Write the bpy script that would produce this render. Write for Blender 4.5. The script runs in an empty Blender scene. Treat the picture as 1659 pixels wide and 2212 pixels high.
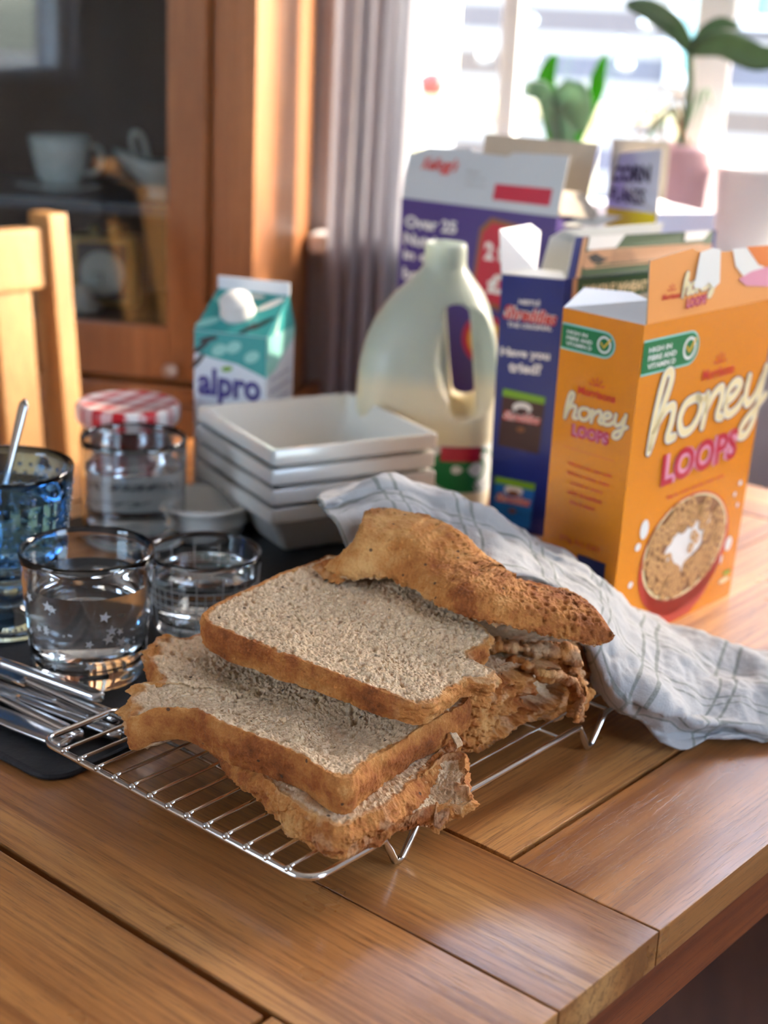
import bpy, bmesh, math, random
import numpy as np
from mathutils import Vector, Matrix
PI = math.pi
SC = bpy.context.scene
COL = SC.collection

# ------------------------------------------------------------------ camera
H = 0.42                                  # eye height above the table top (z = 0)
F_PX, PITCH, ROLL = 3182.85, 0.3158, 0.0481
fw = Vector((0, math.cos(PITCH), -math.sin(PITCH)))
rt0 = Vector((1, 0, 0)); up0 = Vector((0, math.sin(PITCH), math.cos(PITCH)))
rt = math.cos(ROLL) * rt0 + math.sin(ROLL) * up0
up = -math.sin(ROLL) * rt0 + math.cos(ROLL) * up0
cd = bpy.data.cameras.new('camera'); cam = bpy.data.objects.new('camera', cd); COL.objects.link(cam)
m = Matrix((rt, up, -fw)).transposed().to_4x4(); m.translation = Vector((0, 0, H))
cam.matrix_world = m
cd.sensor_width = 36; cd.sensor_fit = 'AUTO'; cd.lens = F_PX / 2212 * 36
cd.clip_start = 0.01; cd.clip_end = 100
cd.dof.use_dof = True; cd.dof.focus_distance = 0.80; cd.dof.aperture_fstop = 5.8
SC.camera = cam

# ------------------------------------------------------------------ light
SC.view_settings.view_transform = 'Standard'; SC.view_settings.look = 'None'
SC.view_settings.gamma = 1; SC.view_settings.use_curve_mapping = False
SC.view_settings.exposure = 0.34
W = bpy.data.worlds.new('sky'); SC.world = W; W.use_nodes = True
nt = W.node_tree; bg = nt.nodes['Background']
sky = nt.nodes.new('ShaderNodeTexSky'); sky.sky_type = 'NISHITA'; sky.sun_disc = False
sky.sun_elevation = math.radians(30); sky.sun_rotation = math.radians(60); sky.air_density = 1.0; sky.dust_density = 2.0
nt.links.new(sky.outputs[0], bg.inputs[0]); bg.inputs[1].default_value = 2.6
RY = math.radians(10)                     # the room is turned 10 degrees from the view
WX = Vector((math.cos(RY), -math.sin(RY), 0)); WY = Vector((math.sin(RY), math.cos(RY), 0))
def K(p, q, z=0.0): v = WX * p + WY * q; return (v.x, v.y, z)
sl = bpy.data.lights.new('sun', 'SUN'); so = bpy.data.objects.new('sun', sl); COL.objects.link(so)
sl.energy = 9.0; sl.angle = math.radians(2.0); sl.color = (1.0, 0.84, 0.64)
sdir = WX * 0.76 + WY * 0.45 + Vector((0, 0, 0.44))
so.rotation_euler = sdir.to_track_quat('Z', 'Y').to_euler(); so.location = sdir * 6
# daylight portals: they only guide sampling at the window openings
def portal(name, p, q, z, w, h, rz):
    l = bpy.data.lights.new(name, 'AREA'); l.shape = 'RECTANGLE'; l.size = w; l.size_y = h
    l.cycles.is_portal = True
    o = bpy.data.objects.new(name, l); COL.objects.link(o); o.location = K(p, q, z)
    o.rotation_euler = (PI / 2, 0, rz - RY)
    return o
portal('window_portal', 0.4, 2.36, 0.72, 1.65, 1.12, 0)
portal('window_portal', 1.36, 0.15, 0.60, .7, .9, -PI / 2)
portal('window_portal', -2.46, -1.4, 0.72, 1.75, 1.1, PI / 2)

# ------------------------------------------------------------------ helpers
TY = 0.6966                               # yaw of the dining table
CA, SA = math.cos(TY), math.sin(TY)
def T(u, v, z=0.0): return (u * CA + v * SA, -u * SA + v * CA, z)
ORG = {}
def tag(o, label=None, cat=None, group=None, kind=None):
    if label: o['label'] = label
    if cat: o['category'] = cat
    if group: o['group'] = group
    if kind: o['kind'] = kind
    return o
def thing(name, label, cat, loc=(0, 0, 0), group=None):
    o = bpy.data.objects.new(name, None); COL.objects.link(o); o.location = loc
    o.empty_display_size = 0.02; ORG[o] = Vector(loc)
    return tag(o, label, cat, group)
def mesh(name, V, Fs, mat, parent=None, smooth=True, mi=None, org=None, attrs=None, uv=None):
    V = np.asarray(V, dtype=np.float64).reshape(-1, 3)
    if parent is not None: o0 = ORG[parent]
    elif org is not None: o0 = Vector(org)
    else: o0 = Vector(((V[:, 0].min() + V[:, 0].max()) / 2, (V[:, 1].min() + V[:, 1].max()) / 2, V[:, 2].min()))
    me = bpy.data.meshes.new(name); L = V - np.array(o0)
    if isinstance(Fs, np.ndarray) and Fs.ndim == 2:
        n, k = Fs.shape
        me.vertices.add(len(L)); me.vertices.foreach_set('co', L.ravel().astype(np.float32))
        me.loops.add(n * k); me.loops.foreach_set('vertex_index', Fs.ravel().astype(np.int32))
        me.polygons.add(n); me.polygons.foreach_set('loop_start', np.arange(0, n * k, k, dtype=np.int32))
        try: me.polygons.foreach_set('loop_total', np.full(n, k, dtype=np.int32))
        except Exception: pass
        me.update(calc_edges=True); me.validate()
    else:
        me.from_pydata([tuple(v) for v in L], [], [tuple(int(i) for i in f) for f in Fs]); me.update()
    for mm in (mat if isinstance(mat, (list, tuple)) else [mat]): me.materials.append(mm)
    if mi is not None: me.polygons.foreach_set('material_index', np.asarray(mi, dtype=np.int32))
    if smooth: me.polygons.foreach_set('use_smooth', np.ones(len(me.polygons), dtype=bool))
    if attrs:
        for k, a in attrs.items():
            at = me.attributes.new(k, 'FLOAT', 'POINT'); at.data.foreach_set('value', np.asarray(a, dtype=np.float32))
    if uv is not None:
        ul = me.uv_layers.new(name='UVMap'); idx = np.zeros(len(me.loops), dtype=np.int32)
        me.loops.foreach_get('vertex_index', idx); ul.data.foreach_set('uv', np.asarray(uv, dtype=np.float32)[idx].ravel())
    o = bpy.data.objects.new(name, me); COL.objects.link(o); ORG[o] = Vector(o0)
    if parent is not None: o.parent = parent
    else: o.location = o0
    return o
def fix_normals(o):
    bm = bmesh.new(); bm.from_mesh(o.data); bmesh.ops.recalc_face_normals(bm, faces=bm.faces); bm.to_mesh(o.data); bm.free(); return o
class MB:                                  # collects plain shapes, links them as ONE mesh
    def __init__(s): s.V = []; s.F = []; s.M = []; s.A = []
    def add(s, V, F, mi=0, a=0.0):
        n = len(s.V); s.V += [tuple(v) for v in V]; s.F += [tuple(i + n for i in f) for f in F]; s.M += [mi] * len(F); s.A += [a] * len(V)
    def hexa(s, P, mi=0, bev=0.0, a=0.0):  # P: 8 corners, bottom 4 then top 4
        bm = bmesh.new(); vs = [bm.verts.new(p) for p in P]
        for f in ((3, 2, 1, 0), (4, 5, 6, 7), (0, 1, 5, 4), (1, 2, 6, 5), (2, 3, 7, 6), (3, 0, 4, 7)): bm.faces.new([vs[i] for i in f])
        bmesh.ops.recalc_face_normals(bm, faces=bm.faces)
        if bev: bmesh.ops.bevel(bm, geom=list(bm.edges), offset=bev, segments=2, profile=0.7, affect='EDGES')
        bm.verts.index_update(); s.add([v.co[:] for v in bm.verts], [[v.index for v in f.verts] for f in bm.faces], mi, a); bm.free()
    def box(s, fr, x0, x1, y0, y1, z0, z1, mi=0, bev=0.0, a=0.0):  # fr(p,q,z) -> world
        s.hexa([fr(x0, y0, z0), fr(x1, y0, z0), fr(x1, y1, z0), fr(x0, y1, z0), fr(x0, y0, z1), fr(x1, y0, z1), fr(x1, y1, z1), fr(x0, y1, z1)], mi, bev, a)
    def tube(s, pts, r, k=8, mi=0, closed=False, flat=1.0):
        P = [Vector(p) for p in pts]; n = len(P); V = []; prev = None
        for i in range(n):
            a = P[i - 1] if (i > 0 or closed) else P[i]; b = P[(i + 1) % n] if (i < n - 1 or closed) else P[i]
            t = (b - a).normalized()
            if prev is None:
                nn = t.cross(Vector((0, 0, 1)));
                if nn.length < 1e-3: nn = t.cross(Vector((1, 0, 0)))
                nn.normalize()
            else: nn = (prev - t * prev.dot(t)).normalized()
            prev = nn; bb = t.cross(nn); ri = r[i] if isinstance(r, (list, tuple)) else r
            for j in range(k):
                an = 2 * PI * j / k; V.append(P[i] + nn * math.cos(an) * ri + bb * math.sin(an) * ri * flat)
        F = []
        for i in range(n if closed else n - 1):
            for j in range(k):
                a, b = i * k + j, i * k + (j + 1) % k; c, d = ((i + 1) % n) * k + (j + 1) % k, ((i + 1) % n) * k + j
                F.append((a, b, c, d))
        if not closed: F.append(tuple(range(k))[::-1]); F.append(tuple((n - 1) * k + j for j in range(k)))
        s.add(V, F, mi)
    def lathe(s, prof, c, seg=48, mi=0, axis=None):
        V = []; n = len(prof)
        for r, z in prof:
            for j in range(seg):
                an = 2 * PI * j / seg; V.append((c[0] + r * math.cos(an), c[1] + r * math.sin(an), c[2] + z))
        F = []
        for i in range(n - 1):
            for j in range(seg): F.append((i * seg + j, i * seg + (j + 1) % seg, (i + 1) * seg + (j + 1) % seg, (i + 1) * seg + j))
        if prof[0][0] > 1e-6: F.append(tuple(range(seg))[::-1])
        if prof[-1][0] > 1e-6: F.append(tuple((n - 1) * seg + j for j in range(seg)))
        s.add(V, F, mi)
    def poly(s, pts, th, nrm=None, mi=0):  # a flat sheet of card with thickness
        P = [Vector(p) for p in pts]
        if nrm is None:
            nrm = Vector((0, 0, 0))
            for i in range(len(P)): nrm += P[i].cross(P[(i + 1) % len(P)])
            nrm.normalize()
        n = len(P); V = P + [p - Vector(nrm) * th for p in P]
        F = [tuple(range(n)), tuple(range(n, 2 * n))[::-1]] + [(i, i + n, (i + 1) % n + n, (i + 1) % n) for i in range(n)]
        s.add(V, F, mi)
    def build(s, name, mat, parent=None, smooth=False, org=None, attr=None):
        if not s.V: return None
        o = mesh(name, s.V, s.F, mat, parent, smooth, s.M, org, {attr: s.A} if attr else None)
        bm = bmesh.new(); bm.from_mesh(o.data); bmesh.ops.remove_doubles(bm, verts=bm.verts, dist=1e-7); bmesh.ops.recalc_face_normals(bm, faces=bm.faces); bm.to_mesh(o.data); bm.free()
        return o
def autosmooth(o, deg=40):
    me = o.data; bm = bmesh.new(); bm.from_mesh(me)
    for e in bm.edges: e.smooth = len(e.link_faces) == 2 and e.calc_face_angle(0) < math.radians(deg)
    for f in bm.faces: f.smooth = True
    bm.to_mesh(me); bm.free(); return o
def catmull(P, n, closed=False):
    P = np.asarray(P, float); m = len(P); out = []
    segs = m if closed else m - 1
    for i in range(segs):
        if closed: p0, p1, p2, p3 = P[(i - 1) % m], P[i], P[(i + 1) % m], P[(i + 2) % m]
        else: p0, p1, p2, p3 = P[max(i - 1, 0)], P[i], P[i + 1], P[min(i + 2, m - 1)]
        for t in np.linspace(0, 1, n, endpoint=False):
            out.append(0.5 * ((2 * p1) + (-p0 + p2) * t + (2 * p0 - 5 * p1 + 4 * p2 - p3) * t * t + (-p0 + 3 * p1 - 3 * p2 + p3) * t ** 3))
    if not closed: out.append(P[-1])
    return np.array(out)
def resample(P, n, closed=False):
    P = np.asarray(P, float); Q = np.vstack([P, P[:1]]) if closed else P
    d = np.r_[0, np.cumsum(np.linalg.norm(np.diff(Q, axis=0), axis=1))]
    t = np.linspace(0, d[-1], n + (1 if closed else 0))
    R = np.array([np.interp(t, d, Q[:, k]) for k in range(Q.shape[1])]).T
    return R[:-1] if closed else R
# numpy noise
def hsh(x, y, z, s=0):
    h = (x.astype(np.int64) * 374761393 + y.astype(np.int64) * 668265263 + z.astype(np.int64) * 2147483647 + s * 1274126177) & 0xffffffff
    h = ((h ^ (h >> 13)) * 1274126177) & 0xffffffff; h = ((h ^ (h >> 16)) * 2246822519) & 0xffffffff
    return ((h ^ (h >> 15)) & 0xffffff) / float(0xffffff)
def vnoise(P, s=0):
    i = np.floor(P); f = P - i; f = f * f * (3 - 2 * f); i = i.astype(np.int64); r = 0
    for dx in (0, 1):
        for dy in (0, 1):
            for dz in (0, 1):
                w = (f[:, 0] if dx else 1 - f[:, 0]) * (f[:, 1] if dy else 1 - f[:, 1]) * (f[:, 2] if dz else 1 - f[:, 2])
                r = r + w * hsh(i[:, 0] + dx, i[:, 1] + dy, i[:, 2] + dz, s)
    return r * 2 - 1
def fbm(P, o=4, s=0):
    r = 0; a = 1; t = 0
    for k in range(o): r = r + a * vnoise(P * 2 ** k + 17.3 * k, s + k); t += a; a *= .5
    return r / t * 1.6
def worley(P, s=0):
    i = np.floor(P).astype(np.int64); f1 = np.full(len(P), 9.0); idv = np.zeros(len(P))
    for dx in (-1, 0, 1):
        for dy in (-1, 0, 1):
            for dz in (-1, 0, 1):
                c = i + (dx, dy, dz); x, y, z = c[:, 0], c[:, 1], c[:, 2]
                q = np.stack([x + hsh(x, y, z, s + 1), y + hsh(x, y, z, s + 2), z + hsh(x, y, z, s + 3)], 1)
                d = np.sum((q - P) ** 2, 1); k = d < f1; f1[k] = d[k]; idv[k] = hsh(x, y, z, s + 4)[k]
    return np.sqrt(f1), idv
def sstep(a, b, x): t = np.clip((x - a) / (b - a), 0, 1); return t * t * (3 - 2 * t)

# ------------------------------------------------------------------ materials
def lin(r, g, b): return tuple(((c / 255 + .055) / 1.055) ** 2.4 if c > 10 else c / 255 / 12.92 for c in (r, g, b)) + (1,)
class Mt:
    def __init__(s, name):
        s.m = bpy.data.materials.new(name); s.m.use_nodes = True; s.n = s.m.node_tree.nodes; s.l = s.m.node_tree.links
        s.b = s.n['Principled BSDF']; s.out = s.n['Material Output']
    def N(s, t, **k):
        n = s.n.new(t)
        for a, v in k.items():
            if a.startswith('i_'):
                q = a[2:]; q = int(q) if q.isdigit() else q.replace('_', ' ')
                if isinstance(v, bpy.types.NodeSocket): s.l.new(v, n.inputs[q])
                else: n.inputs[q].default_value = v
            else: setattr(n, a, v)
        return n
    def set(s, **k):
        for a, v in k.items():
            q = a.replace('_', ' ')
            if isinstance(v, bpy.types.NodeSocket): s.l.new(v, s.b.inputs[q])
            else: s.b.inputs[q].default_value = v
        return s
    def math(s, op, a, b=None, c=None):
        n = s.n.new('ShaderNodeMath'); n.operation = op
        for i, v in enumerate((a, b, c)):
            if v is None: continue
            if isinstance(v, bpy.types.NodeSocket): s.l.new(v, n.inputs[i])
            else: n.inputs[i].default_value = v
        return n.outputs[0]
    def mix(s, f, a, b, mode='MIX'):
        n = s.n.new('ShaderNodeMix'); n.data_type = 'RGBA'; n.blend_type = mode
        for i, v in ((0, f), (6, a), (7, b)):
            if isinstance(v, bpy.types.NodeSocket): s.l.new(v, n.inputs[i])
            else: n.inputs[i].default_value = v
        return n.outputs[2]
    def ramp(s, f, stops):
        n = s.n.new('ShaderNodeValToRGB'); e = n.color_ramp.elements
        while len(e) < len(stops): e.new(0.5)
        for q, (p, c) in zip(e, stops): q.position = p; q.color = c if not isinstance(c, (int, float)) else (c, c, c, 1)
        s.l.new(f, n.inputs[0]); return n.outputs[0]
    def obj(s): return s.N('ShaderNodeTexCoord').outputs['Object']
    def geo(s): return s.N('ShaderNodeNewGeometry').outputs['Position']
    def noise(s, co, scale, detail=3, rough=.5, out=0, dist=0):
        return s.N('ShaderNodeTexNoise', i_Vector=co, i_Scale=scale, i_Detail=detail, i_Roughness=rough, i_Distortion=dist).outputs[out]
    def bump(s, h, strength=.5, dist=.001):
        return s.N('ShaderNodeBump', i_Height=h, i_Strength=strength, i_Distance=dist).outputs[0]
def simple(name, col, rough=.5, metal=0.0, var=.06, bump=0.0, bscale=300, nscale=25, **k):
    t = Mt(name); c = tuple(col) if len(col) == 4 else tuple(col) + (1,)
    nz = t.noise(t.obj(), nscale)
    dk = tuple(x * (1 - var) for x in c[:3]) + (1,); lt = tuple(min(1, x * (1 + var)) for x in c[:3]) + (1,)
    t.set(Base_Color=t.mix(nz, dk, lt), Roughness=rough, Metallic=metal)
    if bump: t.set(Normal=t.bump(t.noise(t.obj(), bscale), bump, .0005))
    if k: t.set(**k)
    return t.m
def wood(name, axis, yaw, c_lo, c_mid, c_hi, rough=.3, coat=.25, streak=.5, sc=1.0, attr=True):
    t = Mt(name); co = t.geo()
    r = t.N('ShaderNodeMapping', i_Vector=co); r.inputs['Rotation'].default_value = (0, 0, yaw)
    def stretch(al, ac, off=None):
        v = (ac, al, ac) if axis == 'y' else (al, ac, ac) if axis == 'x' else (ac, ac, al)
        mp = t.N('ShaderNodeMapping', i_Vector=r.outputs[0]); mp.inputs['Scale'].default_value = tuple(sc * x for x in v)
        if off is not None: t.l.new(off, mp.inputs['Location'])
        return mp.outputs[0]
    off = None
    if attr:
        at = t.N('ShaderNodeAttribute', attribute_name='board'); o2 = t.math('MULTIPLY', at.outputs['Fac'], 37.0)
        off = t.N('ShaderNodeCombineXYZ', i_0=o2, i_1=o2, i_2=o2).outputs[0]
    big = t.noise(stretch(1.6, 16, off), 1.0, 3, .55, dist=.5)
    mid = t.noise(stretch(5, 210, off), 1.0, 5, .65, dist=.6)
    fine = t.noise(stretch(55, 1300, off), 1.0, 3, .6)
    cl = t.ramp(big, [(.28, c_lo), (.5, c_mid), (.74, c_hi)])
    cl = t.mix(t.math('MULTIPLY', t.ramp(mid, [(.36, 1.0), (.56, 0.0)]), 1.5 * streak), cl, c_lo)
    dk = tuple(x * .42 for x in c_lo[:3]) + (1,)
    pore = t.ramp(fine, [(.55, 0.0), (.64, 1.0)])
    cl = t.mix(t.math('MULTIPLY', pore, .9 * streak), cl, dk)
    if attr:
        v = t.math('MULTIPLY_ADD', t.math('FRACT', t.math('MULTIPLY', at.outputs['Fac'], 7.7)), .32, .84)
        cl = t.mix(1.0, cl, t.N('ShaderNodeCombineXYZ', i_0=v, i_1=v, i_2=v).outputs[0], 'MULTIPLY')
    ro = t.math('MULTIPLY_ADD', t.noise(co, 30, 3), .14, rough - .07)
    t.set(Base_Color=cl, Roughness=ro, Coat_Weight=coat, Coat_Roughness=.16, Normal=t.bump(pore, .25, -.0004))
    return t.m
OAK = (lin(128, 76, 38), lin(184, 124, 68), lin(212, 158, 96))
m_oak_u = wood('oak_across', 'x', TY, *OAK); m_oak_v = wood('oak_along', 'y', TY, *OAK)
m_chair = wood('pale_oak', 'z', TY, lin(180, 124, 70), lin(206, 154, 92), lin(220, 172, 112), rough=.45, coat=.1, streak=.4, attr=False)
m_cab = wood('cabinet_wood', 'z', RY, lin(130, 80, 44), lin(158, 102, 58), lin(180, 120, 72), rough=.4, coat=.15, streak=.4, attr=False)
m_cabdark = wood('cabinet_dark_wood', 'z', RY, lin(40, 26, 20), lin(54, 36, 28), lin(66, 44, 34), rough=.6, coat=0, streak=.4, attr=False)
m_apron = wood('apron_wood', 'y', TY, lin(110, 52, 24), lin(140, 72, 34), lin(160, 88, 44), rough=.45, coat=.1, attr=False)
m_dark = simple('groove_black', (.012, .008, .006), .9)
m_chrome = simple('chrome', (.78, .77, .74), .16, 1.0, var=.03)
m_steel = simple('cutlery_steel', (.62, .62, .62), .2, 1.0, var=.05)
m_white = simple('ceramic_white', lin(226, 224, 216), .18, var=.02, Coat_Weight=.3)
m_trim = simple('white_paint', lin(232, 232, 230), .45, var=.02)
m_wall = simple('wall_paint', lin(176, 170, 172), .85, var=.03, bump=.2)
m_ceil = simple('ceiling_paint', lin(226, 224, 220), .9, var=.02)
m_card = simple('grey_card', lin(176, 166, 152), .85, var=.06, nscale=60)
m_cardlt = simple('pale_card', lin(214, 214, 208), .6, var=.04, nscale=60)
m_white_card = simple('white_card', lin(226, 228, 232), .5, var=.03)
m_slate = Mt('slate'); _n = m_slate.noise(m_slate.obj(), 60, 6, .65)
m_slate.set(Base_Color=m_slate.mix(_n, (.008, .008, .009, 1), (.03, .03, .033, 1)), Roughness=.6, Specular_IOR_Level=.3, Normal=m_slate.bump(_n, .8, .0015)); m_slate = m_slate.m
def glassm(name, col, rough=0.0, ior=1.47):
    t = Mt(name); t.set(Base_Color=tuple(col) + (1,), Roughness=rough, IOR=ior, Transmission_Weight=1.0); return t.m
m_glass = glassm('clear_glass', (.97, .98, .98)); m_blueglass = glassm('blue_glass', (.28, .54, .84)); m_water = glassm('water', (.96, .985, .985), ior=1.33)
def pane(name, tint=(1, 1, 1), refl=1.0):   # thin window pane: mirrors a little, passes the rest
    t = Mt(name); tr = t.N('ShaderNodeBsdfTransparent'); tr.inputs[0].default_value = tuple(tint) + (1,)
    gl = t.N('ShaderNodeBsdfGlossy'); gl.inputs['Roughness'].default_value = .02; gl.inputs[0].default_value = (refl, refl, refl, 1)
    bf = t.N('ShaderNodeNewGeometry').outputs['Backfacing']; fr = t.N('ShaderNodeFresnel', i_0=t.math('MULTIPLY_ADD', bf, 1 / 1.5 - 1.5, 1.5))
    mx = t.N('ShaderNodeMixShader'); t.l.new(fr.outputs[0], mx.inputs[0]); t.l.new(tr.outputs[0], mx.inputs[1]); t.l.new(gl.outputs[0], mx.inputs[2])
    t.l.new(mx.outputs[0], t.out.inputs[0]); return t.m
m_pane = pane('window_glass'); m_doorglass = pane('cabinet_glass', (.86, .9, .92))
def ink(name, r, g, b, rough=.35): return simple(name, lin(r, g, b), rough, var=.02)
# ------------------------------------------------------------------ room shell (setting)
def struct(name, mb, mat, smooth=False):
    o = mb.build(name, mat, None, smooth); tag(o, kind='structure'); return o
FZ = -0.76
b = MB(); b.box(K, -2.6, 1.5, -3.0, 2.6, FZ - .05, FZ); struct('floor', b, wood('floor_wood', 'y', RY, lin(64, 40, 30), lin(84, 54, 40), lin(100, 66, 48), rough=.4, attr=False))
b = MB(); b.box(K, -2.6, 1.5, -3.0, 2.6, 1.62, 1.68); struct('ceiling', b, m_ceil)
SZ = 0.135                                  # window sill height above the table
b = MB()
b.box(K, -2.5, 1.45, 2.16, 2.44, FZ, SZ - .03); b.box(K, -2.5, -.47, 2.16, 2.44, SZ - .03, 1.3); b.box(K, -2.5, 1.45, 2.16, 2.44, 1.3, 1.62)
struct('wall_back', b, m_wall)
b = MB(); RW0, RW1 = -.2, .5  # right opening made for fill light, sized to keep direct sun out
b.box(K, 1.2, 1.42, -3, 2.16, FZ, .12); b.box(K, 1.2, 1.42, -3, 2.16, 1.3, 1.62); b.box(K, 1.2, 1.42, -3, RW0, .12, 1.3); b.box(K, 1.2, 1.42, RW1, 2.16, .12, 1.3)
struct('wall_right', b, m_wall)
b = MB(); b.box(K, -2.6, -2.42, -3, 2.5, FZ, .18); b.box(K, -2.6, -2.42, -3, 2.5, 1.3, 1.62); b.box(K, -2.6, -2.42, -.5, 2.5, .18, 1.3); b.box(K, -2.6, -2.42, -3, -2.3, .18, 1.3)
struct('wall_left', b, m_wall)
b = MB(); b.box(K, -2.6, 1.5, -3.1, -3, FZ, 1.62); struct('wall_front', b, m_wall)
# back window: frame, mullions, panes, sill
root = MB()
for z0, z1 in ((SZ, SZ + .05), (1.25, 1.3)): root.box(K, -.47, 1.2, 2.3, 2.36, z0, z1, bev=.004)
for p0, p1 in ((-.47, -.425), (-.262, -.235), (.02, .075), (.62, .66), (1.15, 1.2)): root.box(K, p0, p1, 2.29, 2.37, SZ + .05, 1.25, bev=.004)
wf = struct('window_1', root, m_trim)
for i, (p0, p1) in enumerate(((-.425, -.262), (-.235, .02), (.075, .62), (.66, 1.15))):
    g = MB(); g.box(K, p0, p1, 2.325, 2.33, SZ + .05, 1.25); g.build('window_pane', m_pane, wf)
g = MB(); g.box(K, -.50, 1.2, 2.10, 2.31, SZ - .028, SZ, bev=.006); s_ = g.build('window_sill', m_trim, wf)
root = MB()
for z0, z1 in ((.12, .17), (1.25, 1.3)): root.box(K, 1.28, 1.34, RW0, RW1, z0, z1, bev=.004)
for q0 in (RW0, RW1 - .05): root.box(K, 1.28, 1.34, q0, q0 + .05, .17, 1.25, bev=.004)
wf = struct('fill_window', root, m_trim)  # unseen window added as soft fill from the right
for q0, q1 in ((RW0 + .05, RW1 - .05),):
    g = MB(); g.box(K, 1.305, 1.31, q0, q1, .17, 1.25); g.build('window_pane', m_pane, wf)
root = MB()
for z0, z1 in ((.18, .22), (1.26, 1.3)): root.box(K, -2.54, -2.48, -2.3, -.5, z0, z1, bev=.004)
for q0 in (-2.3, -1.40, -.55): root.box(K, -2.54, -2.48, q0, q0 + .05, .22, 1.26, bev=.004)
wf = struct('window_3', root, m_trim)
for q0, q1 in ((-2.25, -1.40), (-1.35, -.55)):
    g = MB(); g.box(K, -2.51, -2.505, q0, q1, .22, 1.26); g.build('window_pane', m_pane, wf)

# ------------------------------------------------------------------ outside the window
b = MB(); b.box(K, -60, 60, 2.6, 60, -1.3, -1.2); b.box(K, 1.6, 60, -60, 2.6, -1.3, -1.2); b.box(K, -60, -2.7, -60, 2.6, -1.3, -1.2)
o = b.build('garden_ground', simple('garden_paving', lin(170, 164, 150), .9, var=.15, nscale=3)); tag(o, kind='structure')
house = thing('house', 'pale brick house blurred beyond the window, with striped courses and glinting windows', 'building', K(0, 7, -1.2))
m_brick = Mt('pale_brick'); br = m_brick.N('ShaderNodeTexBrick', i_Vector=m_brick.N('ShaderNodeMapping', i_Vector=m_brick.obj(), i_Rotation=(PI / 2, 0, 0)).outputs[0], i_Scale=1.0)
br.inputs['Color1'].default_value = lin(112, 96, 84); br.inputs['Color2'].default_value = lin(98, 98, 106); br.inputs['Mortar'].default_value = lin(160, 154, 146)
br.inputs['Brick Width'].default_value = 1.3; br.inputs['Row Height'].default_value = .2; br.inputs['Mortar Size'].default_value = .05
m_brick.set(Base_Color=br.outputs[0], Roughness=.9); m_brick = m_brick.m
b = MB(); b.box(K, -1.0, 3.4, 7.0, 9, -1.2, 3.3); b.build('wall', m_brick, house)
b = MB(); b.box(K, -1.3, 3.7, 6.7, 9.2, 3.3, 3.45); b.build('roof', simple('roof_grey', lin(120, 110, 110), .8), house)
m_cyan = simple('window_cyan', lin(150, 206, 210), .08, metal=.6)
for p0, p1, z0, z1 in ((.30, .62, .55, 1.15), (.72, 1.0, .15, 1.2), (.0, .12, .3, .85)):
    b = MB(); b.box(K, p0 - .05, p1 + .05, 6.94, 7.0, z0 - .05, z1 + .05); w_ = b.build('window_frame', m_trim, house)
    b = MB(); b.box(K, p0, p1, 6.93, 6.94, z0, z1); b.build('pane', m_cyan, w_)
b = MB(); b.box(K, -1.6, -.95, 4.4, 4.5, -1.2, 2.5); b.box(K, -2.6, -1.5, 4.45, 4.5, -1.2, 2.5)
o = b.build('render_wall', simple('cream_render', lin(240, 234, 214), .9)); tag(o, 'pale cream garden wall at left beyond the window', 'wall')
RLZ = 0.2616
b = MB()
for k in range(5): b.box(K, -.92 + k * .23, -.88 + k * .23, 4.0, 4.04, -1.2, -.14)
b.box(K, -1.0, .12, 3.98, 4.06, RLZ - .04, RLZ, bev=.004); b.box(K, -1.0, .12, 3.99, 4.05, -.5, -.46)
for k in range(5): b.box(K, -.92 + k * .23, -.88 + k * .23, 4.0, 4.04, -.2, RLZ - .04)
o = b.build('garden_rail', simple('yellow_rail', lin(214, 206, 160), .6)); tag(o, 'pale yellow rail fence crossing outside the left window pane', 'fence')
b = MB(); b.lathe([(0, 0), (.025, 0), (.035, .015), (.036, .045), (.024, .055), (.01, .06), (0, .06)], K(-0.6350, 4.02, RLZ), 24)
o = b.build('red_object', simple('red_enamel', lin(236, 60, 50), .3), None, True); tag(o, 'small red object on top of the pale yellow rail outside', 'ornament')  # plain red turned shape, not identified further
b = MB(); b.box(K, -.93, -.45, 4.15, 4.38, -1.2, -.05, bev=.03)
o = b.build('white_planter', simple('white_planter', lin(232, 236, 240), .6)); tag(o, 'white block shaped planter behind the pale yellow rail', 'planter')
for i, (px_, r_) in enumerate((((0.5040, 6.4099, 0.4835), .032), ((0.4818, 6.4138, 0.4005), .032), ((0.5210, 6.4069, 0.3327), .032), ((0.8745, 6.3445, 0.4100), .032), ((0.9043, 6.3393, 0.3297), .032), ((1.0315, 6.3169, 0.4084), .032), ((0.3338, 6.4399, 0.3383), .032), ((0.9769, 6.3265, 0.4956), .032))):
    b = MB(); b.lathe([(r_ * math.sin(PI * k / 12), -r_ * math.cos(PI * k / 12)) for k in range(13)], px_, 20)
    o = b.build('glint_ball', m_chrome, None, True); tag(o, 'bright round glint, an added chrome ball standing for a reflection before the brick house', 'ornament', 'added glint balls outside the window')  # chrome balls added to make the round glints

b = MB(); b.box(K, -9.3, -9, -12, -2, -1.2, 2.2)
o = b.build('reflection_wall', simple('pale_render', lin(232, 232, 228), .9)); tag(o, 'added pale outdoor wall seen only as a reflection in the cabinet glass', 'wall')  # unseen wall added so the cabinet glass mirrors something bright
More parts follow.
